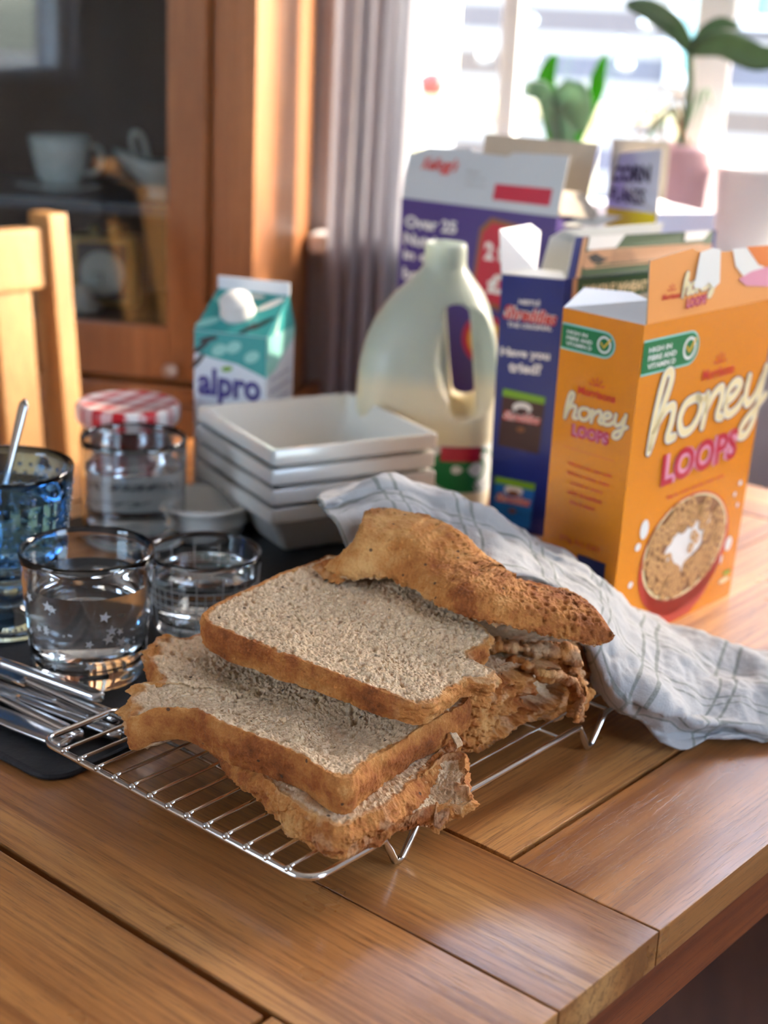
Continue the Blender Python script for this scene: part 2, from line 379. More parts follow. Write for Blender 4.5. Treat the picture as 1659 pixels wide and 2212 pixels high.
# ------------------------------------------------------------------ curtain
def curtain():
    V = []; Fs = []; n, mm = 160, 40; p0, p1 = -.512, -.385
    zt, zb = 1.28, -.10
    for j in range(mm + 1):
        z = zt + (zb - zt) * j / mm
        for i in range(n + 1):
            s = i / n; w = 1 + .18 * (1 - j / mm)
            p = -.472 + s * (.105 * w) ; q = 2.075 + .014 * math.sin(s * 2 * PI * 4.5 + .3 * math.sin(j * .2)) + .008 * math.sin(s * 31 + 2 + j * .05)
            p += .004 * math.sin(s * 2 * PI * 11 + 1)
            V.append(K(p, q, z))
    for j in range(mm):
        for i in range(n): a = j * (n + 1) + i; Fs.append((a, a + 1, a + n + 2, a + n + 1))
    t = Mt('curtain_linen'); c = t.mix(t.noise(t.N('ShaderNodeMapping', i_Vector=t.obj(), i_Scale=(400, 400, 30)).outputs[0], 1), lin(160, 160, 166), lin(190, 188, 190))
    t.set(Base_Color=c, Roughness=.9); tl = t.N('ShaderNodeBsdfTranslucent'); t.l.new(c, tl.inputs[0])
    mx = t.N('ShaderNodeMixShader'); mx.inputs[0].default_value = .5; t.l.new(t.b.outputs[0], mx.inputs[1]); t.l.new(tl.outputs[0], mx.inputs[2]); t.l.new(mx.outputs[0], t.out.inputs[0])
    o = mesh('curtain', V, Fs, t.m)
    tag(o, 'grey linen curtain hanging in folds between the cabinet and the window', 'curtain')
curtain()
b = MB(); b.box(K, -.505, .0, 1.98, 2.155, FZ, -.115, bev=.004); b.box(K, -.505, .02, 1.965, 2.155, -.115, -.095, bev=.004)
o = b.build('window_bench', m_cab); tag(o, 'low brown wooden bench under the curtain beside the cabinet', 'bench')

# ------------------------------------------------------------------ display cabinet
cab = thing('display_cabinet', 'orange brown wooden display cabinet with glass doors and china inside', 'cabinet', K(-1.05, 1.99, FZ))
C0, C1, CQ0, CQ1 = -1.62, -.511, 1.84, 2.15
b = MB(); b.box(K, C1 - .022, C1, CQ0, CQ1, FZ, 1.2, bev=.002); b.build('side_panel', m_cab, cab)
b = MB(); b.box(K, C0, C0 + .022, CQ0, CQ1, FZ, 1.2, bev=.002); b.build('side_panel', m_cab, cab)
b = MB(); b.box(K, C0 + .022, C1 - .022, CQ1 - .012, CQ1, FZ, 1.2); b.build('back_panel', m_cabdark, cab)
b = MB(); b.box(K, C0 - .01, C1 + .01, CQ0 - .02, CQ1, 1.2, 1.24, bev=.004); b.build('top_panel', m_cab, cab)
b = MB(); b.box(K, C1 - .058, C1 - .022, CQ0, CQ0 + .03, FZ, 1.2, bev=.002); b.build('frame_post', m_cab, cab)
b = MB(); b.box(K, C0 + .022, C0 + .058, CQ0, CQ0 + .03, FZ, 1.2, bev=.002); b.build('frame_post', m_cab, cab)
SH1, SH0 = .185, .028
for z in (SH1, .62):
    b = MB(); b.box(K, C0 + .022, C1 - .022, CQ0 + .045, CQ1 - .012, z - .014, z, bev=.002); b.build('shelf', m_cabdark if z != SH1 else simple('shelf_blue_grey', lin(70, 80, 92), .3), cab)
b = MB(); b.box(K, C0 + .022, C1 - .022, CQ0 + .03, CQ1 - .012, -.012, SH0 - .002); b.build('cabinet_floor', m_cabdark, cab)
DR = C1 - .06
door = None
b = MB(); b.box(K, DR - .052, DR, CQ0 - .012, CQ0 + .012, -.035, 1.18, bev=.003); b.box(K, -1.10, -1.04, CQ0 - .012, CQ0 + .012, -.035, 1.18, bev=.003)
b.box(K, -1.04, DR - .052, CQ0 - .012, CQ0 + .012, -.035, .036, bev=.003); b.box(K, -1.04, DR - .052, CQ0 - .012, CQ0 + .012, 1.12, 1.18, bev=.003)
door = b.build('door', m_cab, cab)
b = MB(); b.box(K, -1.04, DR - .052, CQ0 - .002, CQ0 + .001, .036, 1.12); b.build('glass_pane', m_doorglass, door)
b = MB(); b.box(K, C0 + .06, -1.11, CQ0 - .012, CQ0 + .012, -.035, 1.18, bev=.003); b.build('door', m_cab, cab)
b = MB(); b.box(K, C0 - .004, C1 + .006, CQ0 - .03, CQ0 + .02, -.062, -.04, bev=.003); b.build('ledge_moulding', m_cab, cab)
for p0, p1 in ((C0 + .06, -1.08), (-1.07, C1 - .03)):
    b = MB(); b.box(K, p0, p1, CQ0 - .02, CQ0 + .02, -.24, -.066, bev=.004); d = b.build('drawer', m_cab, cab)
    b = MB(); c = K((p0 + p1) / 2 if p0 < -1.2 else -0.6124, CQ0 - .02, -0.0171 if p0 > -1.2 else -.15)
    b.lathe([(0, -.009), (.007, -.007), (.0095, 0), (.007, .007), (0, .009)], (c[0] - WY.x * .012, c[1] - WY.y * .012, c[2]), 16); b.build('knob', simple('pale_knob', lin(190, 176, 168), .3), d, True)
b = MB(); b.box(K, C0, C1, CQ0 - .005, CQ1, FZ, -.245); b.build('lower_carcass', m_cab, cab)
# china and clock inside the cabinet
def cup(name, label, cat, c, s, prof, mat, group=None, handle=None, seg=32):
    t = thing(name, label, cat, c); b = MB(); b.lathe([(r * s, z * s) for r, z in prof], c, seg); b.build('bowl' if 'cup' in name or 'boat' in name else 'body', mat, t, True)
    if handle:
        b = MB(); b.tube(catmull([(c[0] + x * s, c[1], c[2] + z * s) for x, z in handle], 6), .0035 * s / .05, 8); b.build('handle', mat, t, True)
    return t
CUP = [(0, 0), (.45, 0), (.5, .06), (.62, .3), (.72, .8), (.78, 1.2), (.74, 1.2), (.66, .8), (.55, .3), (0, .14)]
m_china = simple('floral_china', lin(206, 214, 210), .2, var=.25, nscale=60)
cc = K(-0.8264, 1.97, SH1 + .011)
cup('teacup', 'floral white teacup on its saucer on the upper cabinet shelf', 'cup', cc, .054, CUP, m_china, handle=[(.7, 1.0), (1.05, .9), (1.0, .4), (.62, .3)])
b = MB(); b.lathe([(0, 0), (.028, 0), (.030, .003), (.062, .010), (.062, .012), (.03, .006), (0, .005)], (cc[0], cc[1], SH1 + .001), 32)
o = b.build('saucer', m_china, None, True); tag(o, 'cream saucer under the floral teacup in the cabinet', 'saucer')
gb = K(-0.6716, 1.95, SH1 + .001)
t = thing('gravy_boat', 'pale grey green gravy boat with curled handle, at the right end of the cabinet shelf', 'gravy boat', gb)
V = []; Fs = []; nn = 28; mmm = 9
for j, (r, z) in enumerate([(0, .0), (.022, 0), (.024, .004), (.018, .010), (.034, .024), (.042, .04), (.046, .052), (.043, .052), (.038, .036), (.0, .016)]):
    for i in range(nn):
        a = 2 * PI * i / nn; ex = 1 + .75 * max(0, -math.cos(a)) ** 3 * min(1, z / .05)
        V.append((gb[0] + .85 * r * math.cos(a) * ex, gb[1] + .7 * r * math.sin(a), gb[2] + z + .014 * max(0, -math.cos(a)) ** 3 * z / .05))
for j in range(9):
    for i in range(nn): Fs.append((j * nn + i, j * nn + (i + 1) % nn, (j + 1) * nn + (i + 1) % nn, (j + 1) * nn + i))
mesh('body', V, Fs, m_china, t)
b = MB(); b.tube(catmull([(gb[0] - .028, gb[1], gb[2] + .045), (gb[0] - .04, gb[1], gb[2] + .07), (gb[0] - .038, gb[1], gb[2] + .088), (gb[0] - .026, gb[1], gb[2] + .082), (gb[0] - .018, gb[1], gb[2] + .05)], 8), .004, 8); b.build('handle', m_china, t, True)
ck = K(-0.7662, 1.98, SH0)
t = thing('carriage_clock', 'square brass clock with a pale round dial on the cabinet floor', 'clock', ck)
def CKF(x, y, z): return (ck[0] + x, ck[1] + y, ck[2] + z)
m_brass = simple('aged_brass', lin(176, 160, 104), .35, metal=.7)
b = MB(); b.box(CKF, -.045, .045, -.02, .03, .002, .1, bev=.003); b.build('case', m_brass, t)
b = MB(); b.box(CKF, -.036, .036, -.0225, -.0195, .012, .092); b.build('face_plate', simple('clock_plate', lin(60, 66, 72), .4), t)
V = [CKF(.031 * math.cos(a), -.024, .05 + .031 * math.sin(a)) for a in np.linspace(0, 2 * PI, 32, endpoint=False)]; b = MB(); b.poly(V, .0015, Vector((0, -1, 0))); dial = b.build('dial', simple('dial_cream', lin(196, 204, 196), .4), t)
b = MB(); b.box(CKF, -.0012, .0012, -.026, -.0255, .035, .052); b.box(CKF, -.012, 0, -.026, -.0255, .049, .051); b.build('clock_hand', m_dark, dial)
for x in (-.014, .014): b = MB(); b.lathe([(0, 0), (.006, 0), (.009, .007), (.006, .014), (0, .016)], CKF(x, 0, .1), 16); b.build('bell', m_brass, t, True)
og = K(-0.7783, 1.93, SH0)
b = MB(); b.lathe([(0, 0), (.022, 0), (.026, .006), (.02, .014), (.012, .02), (.014, .03), (.008, .038), (0, .04)], og, 20); o = b.build('figurine', simple('cream_china', lin(196, 186, 170), .4), None, True); tag(o, 'small cream ornament in front of the brass clock', 'ornament')
b = MB(); c = K(-0.6348, 1.90, SH0); b.lathe([(0, 0), (.008, 0), (.010, .006), (.006, .014), (0, .018)], c, 16); o = b.build('glass_bead_ornament', simple('blue_grey_glass', lin(130, 144, 170), .15), None, True); tag(o, 'tiny blue grey ornament in the lower right corner of the cabinet', 'ornament')

# ------------------------------------------------------------------ dining chair
ch = thing('dining_chair', 'pale oak dining chair with slatted back beyond the far left table edge', 'chair', (-0.4426, 1.7500, -0.0508))
def lean(p0, p1, wa, wb, name):            # a post leaning between two points, section wa along the back x wb deep
    p0, p1 = Vector(p0), Vector(p1); A_ = Vector(T(1, 0)); B_ = Vector(T(0, 1)); b = MB()
    P = []
    for p in (p0, p1): P += [p - B_ * wa / 2 - A_ * wb / 2, p + B_ * wa / 2 - A_ * wb / 2, p + B_ * wa / 2 + A_ * wb / 2, p - B_ * wa / 2 + A_ * wb / 2]
    b.hexa(P, 0, .003); return b.build(name, m_chair, ch)
pt = Vector((-0.4148, 1.7600, 0.1975)); pb = Vector((-0.3872, 1.7100, -0.0794))
ax = (pb - pt).normalized()
lean(pb + ax * .02, pt, .026, .04, 'back_post')
B_ = Vector(T(0, 1)); A_ = Vector(T(1, 0))
down = pb + ax * .02; foot = Vector((down.x, down.y, FZ)) - A_ * .08; lean(foot, down, .03, .04, 'leg')
rw = .40
lean(pb - B_ * rw + ax * .02, pt - B_ * rw, .026, .04, 'back_post'); lean(foot - B_ * rw, down - B_ * rw, .03, .04, 'leg')
for f in (0, rw): q = foot - B_ * f + A_ * .5; lean(q, Vector((q.x, q.y, -.32)), .04, .04, 'leg')
r0 = pt + ax * .016; r1 = pt + ax * .085
P = []
for p in (r1 - B_ * .013, r0 - B_ * .013): P += [p - A_ * .012, p - B_ * (rw - .026) - A_ * .012, p - B_ * (rw - .026) + A_ * .012, p + A_ * .012]
b = MB(); b.hexa(P, 0, .003); b.build('top_rail', m_chair, ch)
for k in range(4):
    f = .062 + k * .088
    lean(pb + ax * .08 - B_ * f, r1 - B_ * f - ax * .004, .05, .014, 'back_slat')
r0 = pb + ax * .07; P = []
for p in (r0 + ax * .05 - B_ * .013, r0 - B_ * .013): P += [p - A_ * .012, p - B_ * (rw - .026) - A_ * .012, p - B_ * (rw - .026) + A_ * .012, p + A_ * .012]
b = MB(); b.hexa(P, 0, .003); b.build('lower_rail', m_chair, ch)
q = down - B_ * (rw / 2) + A_ * .2; b = MB()
P = []
for z in (-.32, -.29): P += [tuple(Vector((q.x, q.y, z)) + A_ * i * .22 + B_ * j * (rw / 2 + .015)) for i, j in ((-1, -1), (1, -1), (1, 1), (-1, 1))]
b.hexa(P, 0, .006); b.build('seat', m_chair, ch)

# ------------------------------------------------------------------ dining table
UL, UR, VN, VF = -1.125, -.294, -.10, 1.335
tb = thing('dining_table', 'oak dining table with dark grooves between its boards', 'table', T((UL + UR) / 2, .6, FZ))
top = MB(); g = .0006; TH = .021
def board(u0, u1, v0, v1, mi, a): top.box(T, u0 + g, u1 - g, v0 + g, v1 - g, -TH, 0, mi, bev=.0007, a=a)
fi = .386; SG = .0024                       # frame inner edge, wide groove half width
board(UL, UR, .493, .5815, 0, .13); board(UL, UR, .402, .493, 0, .57)
# frame rails along the length, both sides, beyond and before the cross boards
board(-fi, UR, .5815, VF - .09, 1, .31); board(UL, UL + .092, .5815, VF - .09, 1, .71)
board(-fi, UR, VN + .09, .4005, 1, .83); board(UL, UL + .092, VN + .09, .4005, 1, .43)
board(UL, UR, VF - .09, VF, 0, .23); board(UL, UR, VN, VN + .09, 0, .37)
n = 4; w = (-fi - (UL + .092)) / n
for k in range(n):
    u0 = UL + .092 + k * w; board(u0 + (SG if k == 0 else 0), u0 + w - (SG if k == n - 1 else 0), .5815 + SG, VF - .09 - SG, 1, [.47, .91, .19, .63][k])
vv = [VN + .09 + SG, .11, .21, .305, .4005 - SG]
for k in range(4): board(UL + .092 + SG, -fi - SG, vv[k], vv[k + 1], 0, [.17, .67, .41, .29][k])
to = top.build('table_top', [m_oak_u, m_oak_v], tb, attr='board'); 
b = MB(); b.box(T, UL + .01, UR - .01, VN + .01, VF - .01, -.020, -.014); b.build('groove_bed', m_dark, tb)
ap = MB()
ap.box(T, UR - .045, UR - .022, VN + .05, VF - .05, -.085, -TH); ap.box(T, UL + .022, UL + .045, VN + .05, VF - .05, -.085, -TH)
ap.box(T, UL + .045, UR - .045, VF - .073, VF - .05, -.085, -TH); ap.box(T, UL + .045, UR - .045, VN + .05, VN + .073, -.085, -TH)
ap.build('apron', m_apron, tb)
for u in (UL + .02, UR - .09):
    for v in (VN + .03, VF - .10): b = MB(); b.box(T, u, u + .07, v, v + .07, FZ, -TH, bev=.004); b.build('leg', m_apron, tb)

# ------------------------------------------------------------------ plants and pots on the sill
def leafblade(pts, wid, name, mat, parent, droop=.0):
    P = catmull(pts, 8); n = len(P); V = []; Fs = []
    for i in range(n):
        t = i / (n - 1); w = wid * math.sin(PI * min(1, t * .92 + .06)) ** .7
        d = Vector(P[min(i + 1, n - 1)]) - Vector(P[max(i - 1, 0)]); s = d.cross(Vector((0.15, 1, .25))).normalized()
        for k, f in enumerate((-1, -.5, 0, .5, 1)): V.append(Vector(P[i]) + s * w * f + Vector((0, 1, 0)) * (abs(f) * -w * .35))
    for i in range(n - 1):
        for k in range(4): a = i * 5 + k; Fs.append((a, a + 1, a + 6, a + 5))
    o = mesh(name, V, Fs, mat, parent); s = o.modifiers.new('s', 'SOLIDIFY'); s.thickness = .0018; return o
def leafmat(name, c):
    t = Mt(name); cc = t.mix(t.noise(t.obj(), 40), tuple(x * .7 for x in c[:3]) + (1,), c); t.set(Base_Color=cc, Roughness=.4)
    tl = t.N('ShaderNodeBsdfTranslucent'); t.l.new(cc, tl.inputs[0]); mx = t.N('ShaderNodeMixShader'); mx.inputs[0].default_value = .55
    t.l.new(t.b.outputs[0], mx.inputs[1]); t.l.new(tl.outputs[0], mx.inputs[2]); t.l.new(mx.outputs[0], t.out.inputs[0]); return t.m
m_leaf = leafmat('leaf_green', lin(90, 170, 30)); m_leafpale = leafmat('leaf_pale', lin(150, 178, 150)); m_leafdark = leafmat('leaf_grey_green', lin(96, 118, 92))
POT = [(0, 0), (.72, 0), (.76, .04), (.92, .9), (1.0, .92), (1.0, 1.0), (.9, 1.0), (.86, .9), (0, .86)]
def pot(parent, c, r, h, mat): b = MB(); b.lathe([(a * r, z * h) for a, z in POT], c, 40); return b.build('pot', mat, parent, True)
c = K(-0.1513, 2.2, SZ + .001)
pl = thing('potted_orchid', 'small plant with two upright bright green leaves in a grey pot on the sill', 'plant', c); pot(pl, c, .042, .125, simple('grey_pot', lin(170, 172, 180), .5))
leafblade([(c[0] - .01, c[1], c[2] + .12), (0.2010, 2.1500, 0.3378), (0.1973, 2.1500, 0.3688), (0.2077, 2.1500, 0.3996)], .014, 'leaf', m_leaf, pl)
leafblade([(c[0] + .012, c[1], c[2] + .12), (0.2666, 2.1500, 0.3471), (0.2695, 2.1500, 0.3722), (0.2770, 2.1500, 0.4028)], .011, 'leaf', m_leaf, pl)
leafblade([(c[0], c[1], c[2] + .115), (0.2275, 2.1200, 0.3422), (0.2380, 2.1000, 0.3287), (0.2446, 2.0800, 0.3000)], .024, 'leaf', m_leafpale, pl)
leafblade([(c[0], c[1], c[2] + .12), (0.1970, 2.1200, 0.3389), (0.1749, 2.1000, 0.3540), (0.1610, 2.0800, 0.3504)], .014, 'leaf', m_leafpale, pl)
c = K(0.0110, 2.2, SZ + .001)
pl = thing('potted_orchid', 'tall plant with long drooping grey green leaves and bare roots in a pink pot', 'plant', c); pot(pl, c, .056, .15, simple('pink_pot', lin(226, 186, 190), .4))
tp = Vector((0.3933, 2.1500, 0.4118)); bs = Vector((c[0], c[1], c[2] + .14))
b = MB(); b.tube(catmull([bs, (bs + tp) / 2 + Vector((.008, 0, 0)), tp], 8), .006, 8); b.build('stem', m_leafdark, pl, True)
for L, wd in (([tp, (0.3677, 2.1500, 0.4412), (0.3255, 2.1200, 0.4632), (0.2907, 2.1000, 0.4684)], .016), ([tp, (0.4330, 2.1300, 0.4230), (0.4791, 2.1000, 0.4074), (0.5229, 2.0800, 0.4187)], .02), ([tp, (0.4098, 2.1500, 0.4371), (0.4339, 2.1500, 0.4503), (0.4602, 2.1500, 0.4443)], .010)):
    leafblade(L, wd, 'leaf', m_leafdark, pl)
random.seed(5)
for k in range(9):
    a = bs + Vector((random.uniform(-.02, .02), 0, .0)); e = bs + Vector((random.uniform(-.06, .05), random.uniform(-.04, .01), random.uniform(.0, .07)))
    b = MB(); b.tube(catmull([a, (a + e) / 2 + Vector((random.uniform(-.02, .02), 0, .05)), e], 6), .0022, 6); b.build('aerial_root', simple('root_brown', lin(150, 120, 90), .7) if k % 2 else m_leafpale, pl, True)
c = K(0.1401, 2.2, SZ + .001)
b = MB(); b.lathe([(0, 0), (.062, 0), (.066, .005), (.070, .11), (.073, .114), (.073, .125), (.066, .125), (.064, .02), (0, .016)], c, 48)
o = b.build('plant_pot', m_trim, None, True); tag(o, 'plain white round pot at the right end of the window sill', 'pot')
# ------------------------------------------------------------------ slate mats
def slate(name, label, u0, u1, v0, v1, r, seed):
    pts = []
    for (cu, cv, a0) in ((u1 - r, v0 + r, -90), (u1 - r, v1 - r, 0), (u0 + r, v1 - r, 90), (u0 + r, v0 + r, 180)):
        for k in range(5): a = math.radians(a0 + k * 22.5); pts.append((cu + r * math.cos(a), cv + r * math.sin(a)))
    P = resample(np.array(pts), 260, True); c = P.mean(0); V = []
    N3 = np.c_[P * 60, np.full(len(P), seed * 3.1)]; e = fbm(N3, 3) * .0012
    for zz, sh in ((.0005, .0), (.0025, .0012), (.0045, .0008), (.0052, -.0015)):
        q = (P - c); q = q * (1 + ((e + sh + fbm(N3 + zz * 4000, 2) * .0006) / np.linalg.norm(q, axis=1))[:, None]) + c
        V += [T(a, b_, zz) for a, b_ in q]
    n = len(P); Fs = [tuple(range(n))[::-1]]
    for k in range(3): Fs += [(k * n + i, k * n + (i + 1) % n, (k + 1) * n + (i + 1) % n, (k + 1) * n + i) for i in range(n)]
    Fs.append(tuple(3 * n + i for i in range(n)))
    o = mesh(name, V, Fs, m_slate, None, False); return tag(o, label, 'placemat')
slate('slate_placemat', 'black slate placemat under the cutlery and the star patterned glass', -.874, -.622, .457, .722, .016, 1)
slate('slate_placemat', 'black slate placemat under the stacked square bowls', -.985, -.655, .738, 1.02, .012, 2)
ZS = .0053

# ------------------------------------------------------------------ cutlery, fanned on the slate
def bar(name, p0, p1, w0, w1, h, mat, parent, tip='round', n=24, bulge=0.0):
    p0, p1 = Vector(p0), Vector(p1); d = (p1 - p0); L = d.length; d.normalize(); s = d.cross(Vector((0, 0, 1))).normalized(); up_ = s.cross(d).normalized()
    V = []; k = 12
    for i in range(n):
        t = i / (n - 1); w = w0 + (w1 - w0) * t + bulge * math.sin(PI * t)
        if tip == 'round': e = max(0, (t - .93) / .07); w *= math.sqrt(max(.02, 1 - e * e)) if e > 0 else 1
        if tip == 'blade': w *= (1 - t ** 5) ** .5 * .98 + .02
        hh = h * (1 if tip != 'blade' else (1 - .6 * t))
        for j in range(k):
            a = 2 * PI * j / k; ca, sa = math.cos(a), math.sin(a)
            V.append(p0 + d * L * t + s * (abs(ca) ** .6 * (1 if ca > 0 else -1)) * w / 2 + up_ * (abs(sa) ** .7 * (1 if sa > 0 else -1)) * hh / 2)
    Fs = [(i * k + j, i * k + (j + 1) % k, (i + 1) * k + (j + 1) % k, (i + 1) * k + j) for i in range(n - 1) for j in range(k)]
    Fs += [tuple(range(k))[::-1], tuple((n - 1) * k + j for j in range(k))]
    return fix_normals(mesh(name, V, Fs, mat, parent))
def knife(label, e, dirpx, z, hl=.085, bl=.11, tilt=0.0, w=.0105, group='table knives on the slate'):
    e = Vector(e); d = Vector(dirpx); d.z = 0; d.normalize(); d.z = tilt
    t = thing('table_knife', label, 'knife', e, group)
    bar('handle', e - d * hl, e, w * .62, w, .006, m_steel, t)
    bar('blade', e - d * (hl - .002), e - d * (hl + bl), .012, .016, .0016, m_steel, t, 'blade'); return t
knife('steel table knife lying highest, its handle end nearest the star glass', (-0.1673, 0.8275, 0.0200), (.88, -.47, 0), 0, tilt=-.03)
knife('second knife from the star glass, its bright handle end under the rack corner', (-0.1539, 0.8123, 0.0130), (.80, -.56, 0), 0, tilt=-.012)
knife('third knife from the star glass, in the middle of the fanned cutlery', (-0.1508, 0.7955, 0.0110), (.86, -.52, 0), 0)
knife('knife with the narrow handle nearest the rack corner', (-0.1724, 0.7900, 0.0120), (.80, -.60, 0), 0, w=.008)
e = Vector((-0.1798, 0.7857, 0.0095)); d = Vector((.80, -.52, 0)).normalized()
t = thing('table_knife', 'knife with the wide flat handle, nearest the corner of the slate', 'knife', e, 'table knives on the slate')
bar('handle', e - d * .1, e - d * .010, .010, .016, .005, m_steel, t, 'none', bulge=.004); bar('handle_end', e - d * .012, e, .012, .0155, .0075, m_steel, t, 'none', n=6); bar('blade', e - d * .098, e - d * .2, .012, .016, .0016, m_steel, t, 'blade')
# fork whose tines reach under the rack
e = Vector((-0.1365, 0.8030, 0.0095)); d = Vector((.84, -.50, 0)).normalized(); s_ = d.cross(Vector((0, 0, 1)))
t = thing('table_fork', 'steel fork with its tines under the left corner of the cooling rack', 'fork', e)
b = MB(); 
for k in (-1.5, -.5, .5, 1.5): b.tube([tuple(e - d * .045 + s_ * k * .0055 + Vector((0, 0, .0005))), tuple(e - d * .02 + s_ * k * .0058 - Vector((0, 0, .001))), tuple(e + s_ * k * .0052 + Vector((0, 0, .001)))], [.0016, .0014, .0008], 6)
b.build('tines', m_steel, t, True)
bar('fork_neck', e - d * .072, e - d * .043, .007, .024, .003, m_steel, t, 'none'); bar('handle', e - d * .071, e - d * .18, .007, .014, .0035, m_steel, t)

# ------------------------------------------------------------------ glasses
def tumbler(name, label, c, r0, r1, h, wt, base, level=None, mat=None, water=True):
    t = thing(name, label, 'glass', c, 'drinking glasses with water')
    rr = lambda z: r0 + (r1 - r0) * z / h
    prof = [(0, .0008), (r0 * .8, .0006), (r0 - .002, 0), (r0, .002)] + [(rr(h * k / 12), h * k / 12) for k in range(1, 12)] + [(rr(h), h - .001), (r1 - wt / 2, h + .0004), (r1 - wt, h - .001)]
    inner = [(rr(z) - wt, z) for z in [base + .004 + (h - .004 - base) * k / 12 for k in range(11, 0, -1)]] + [(r0 - wt - .003, base + .001), (0, base)]
    b = MB(); b.lathe(prof + inner, c, 72); o = b.build('glass_body', mat or m_glass, t, True)
    if level:
        e = .0004
        wp = [(0, base + e), (r0 - wt - .003, base + .001 + e)] + [(rr(z) - wt - e, z) for z in np.linspace(base + .005, level, 8)] + [(0, level)]
        b = MB(); b.lathe(wp, c, 72); w = b.build('water', m_water, t, True); autosmooth(w, 50)
    return t, rr
c = (-0.1916, 0.8989, 0.0053)
t, rr = tumbler('drinking_glass', 'clear glass of water with etched stars at front left', c, .0365, .0440, .087, .0022, .010, .066)
m_etch = simple('etched_white', lin(214, 220, 222), .6)
random.seed(11); b = MB()
for k in range(58):
    a = -PI / 2 + random.uniform(-1.9, 1.9) if k < 44 else random.uniform(0, 2 * PI); z = random.uniform(.014, .062); R = random.choice([.0042, .0030, .0014, .0012, .0010])
    r_ = rr(z) + .00012; ro = random.uniform(0, 1.2); V = []
    for q in range(10):
        rad = R if q % 2 == 0 else R * .42; an = ro + q * PI / 5; dx, dz = rad * math.cos(an), rad * math.sin(an)
        aa = a + dx / r_; r2 = rr(z + dz) + .00012; V.append((c[0] + r2 * math.cos(aa), c[1] + r2 * math.sin(aa), c[2] + z + dz))
    V.append((c[0] + rr(z) * math.cos(a) + .0002 * math.cos(a), c[1] + rr(z) * math.sin(a) + .0002 * math.sin(a), c[2] + z)); b.add(V, [(q, (q + 1) % 10, 10) for q in range(10)])
b.build('etched_stars', m_etch, t)
c = (-0.1264, 0.9862, 0.0053)
t, rr = tumbler('drinking_glass', 'short clear glass with an etched grid pattern behind the bread', c, .036, .0405, .058, .0022, .008, .043)
b = MB()
for z in (.026, .032, .038, .022): b.tube([(c[0] + (rr(z) + .0003) * math.cos(a), c[1] + (rr(z) + .0003) * math.sin(a), c[2] + z) for a in np.linspace(0, 2 * PI, 72, endpoint=False)], .0004, 4, closed=True)
for k in range(40):
    a = 2 * PI * k / 40; z0, z1 = (.022, .038) if k % 3 else (.008, .050); b.tube([(c[0] + (rr(z) + .0003) * math.cos(a), c[1] + (rr(z) + .0003) * math.sin(a), c[2] + z) for z in (z0, z1)], .0004, 4)
b.build('etched_grid', m_etch, t)
c = (-0.2089, 1.1690, 0.0053)
tumbler('drinking_glass', 'tall straight clear glass of water before the jam jar', c, .0425, .0435, .088, .0022, .007, .064)
# blue goblet
c = (-0.2635, 0.9690, 0.0053)
t = thing('goblet', 'blue glass goblet with dimpled bowl at the left edge of the table', 'goblet', c)
rb = lambda z: .040 + (.0485 - .040) * (z - .045) / .075
prof = [(0, .001), (.030, 0), (.035, .002), (.034, .006), (.020, .010), (.012, .016), (.010, .026), (.013, .034), (.026, .040), (.038, .046)]
prof += [(rb(z), z) for z in np.linspace(.050, .118, 14)] + [(.0478, .1195), (.0462, .1192)] + [(rb(z) - .0028, z) for z in np.linspace(.114, .056, 10)] + [(.030, .0500), (0, .048)]
b = MB(); b.lathe(prof, c, 96); b.build('goblet_body', m_blueglass, t, True)
b = MB()
for j in range(9):
    z = .055 + j * .0064
    for i in range(36):
        a = 2 * PI * (i + (j % 2) * .5) / 36; r_ = rb(z); rs = .0016
        P = (c[0] + r_ * math.cos(a), c[1] + r_ * math.sin(a), c[2] + z); V = []
        for (q, zz) in ((1, 0), (.7, .7), (0, 1.0)):
            for k in range(8):
                an = 2 * PI * k / 8; dx = rs * q * math.cos(an); dz = rs * q * math.sin(an); o_ = zz * rs * .7
                V.append((P[0] - math.sin(a) * dx + math.cos(a) * o_, P[1] + math.cos(a) * dx + math.sin(a) * o_, P[2] + dz))
        Fs = [(l * 8 + k, l * 8 + (k + 1) % 8, (l + 1) * 8 + (k + 1) % 8, (l + 1) * 8 + k) for l in range(2) for k in range(8)]
        b.add(V, Fs)
b.build('glass_beads', m_blueglass, t, True)
b = MB(); b.lathe([(0, .0486), (.030, .0506)] + [(rb(z) - .0032, z) for z in np.linspace(.056, .100, 8)] + [(0, .100)], c, 64); autosmooth(b.build('water', m_water, t, True), 50)
# teaspoon standing in the goblet
p1 = Vector((-0.2545, 1.0000, 0.1636)); p0 = Vector((c[0] - .012, c[1] + .004, c[2] + .056)); t = thing('teaspoon', 'steel teaspoon standing in the blue goblet', 'spoon', p0)
bar('handle', p0 + (p1 - p0) * .22, p1, .004, .0105, .0022, m_steel, t); bar('spoon_bowl', p0, p0 + (p1 - p0) * .24, .020, .004, .004, m_steel, t, 'none', bulge=.006)

# ------------------------------------------------------------------ small white dish
c = (-0.1543, 1.1892, 0.0053)
b = MB(); b.lathe([(0, 0), (.032, 0), (.034, .004), (.038, .012), (.040, .014), (.038, .017), (.041, .026), (.043, .028), (.041, .031), (.036, .030), (.032, .012), (0, .010)], (c[0], c[1], c[2]), 48)
o = b.build('round_dish', m_white, None, True); tag(o, 'small round white dish between the glasses and the square bowls', 'dish')

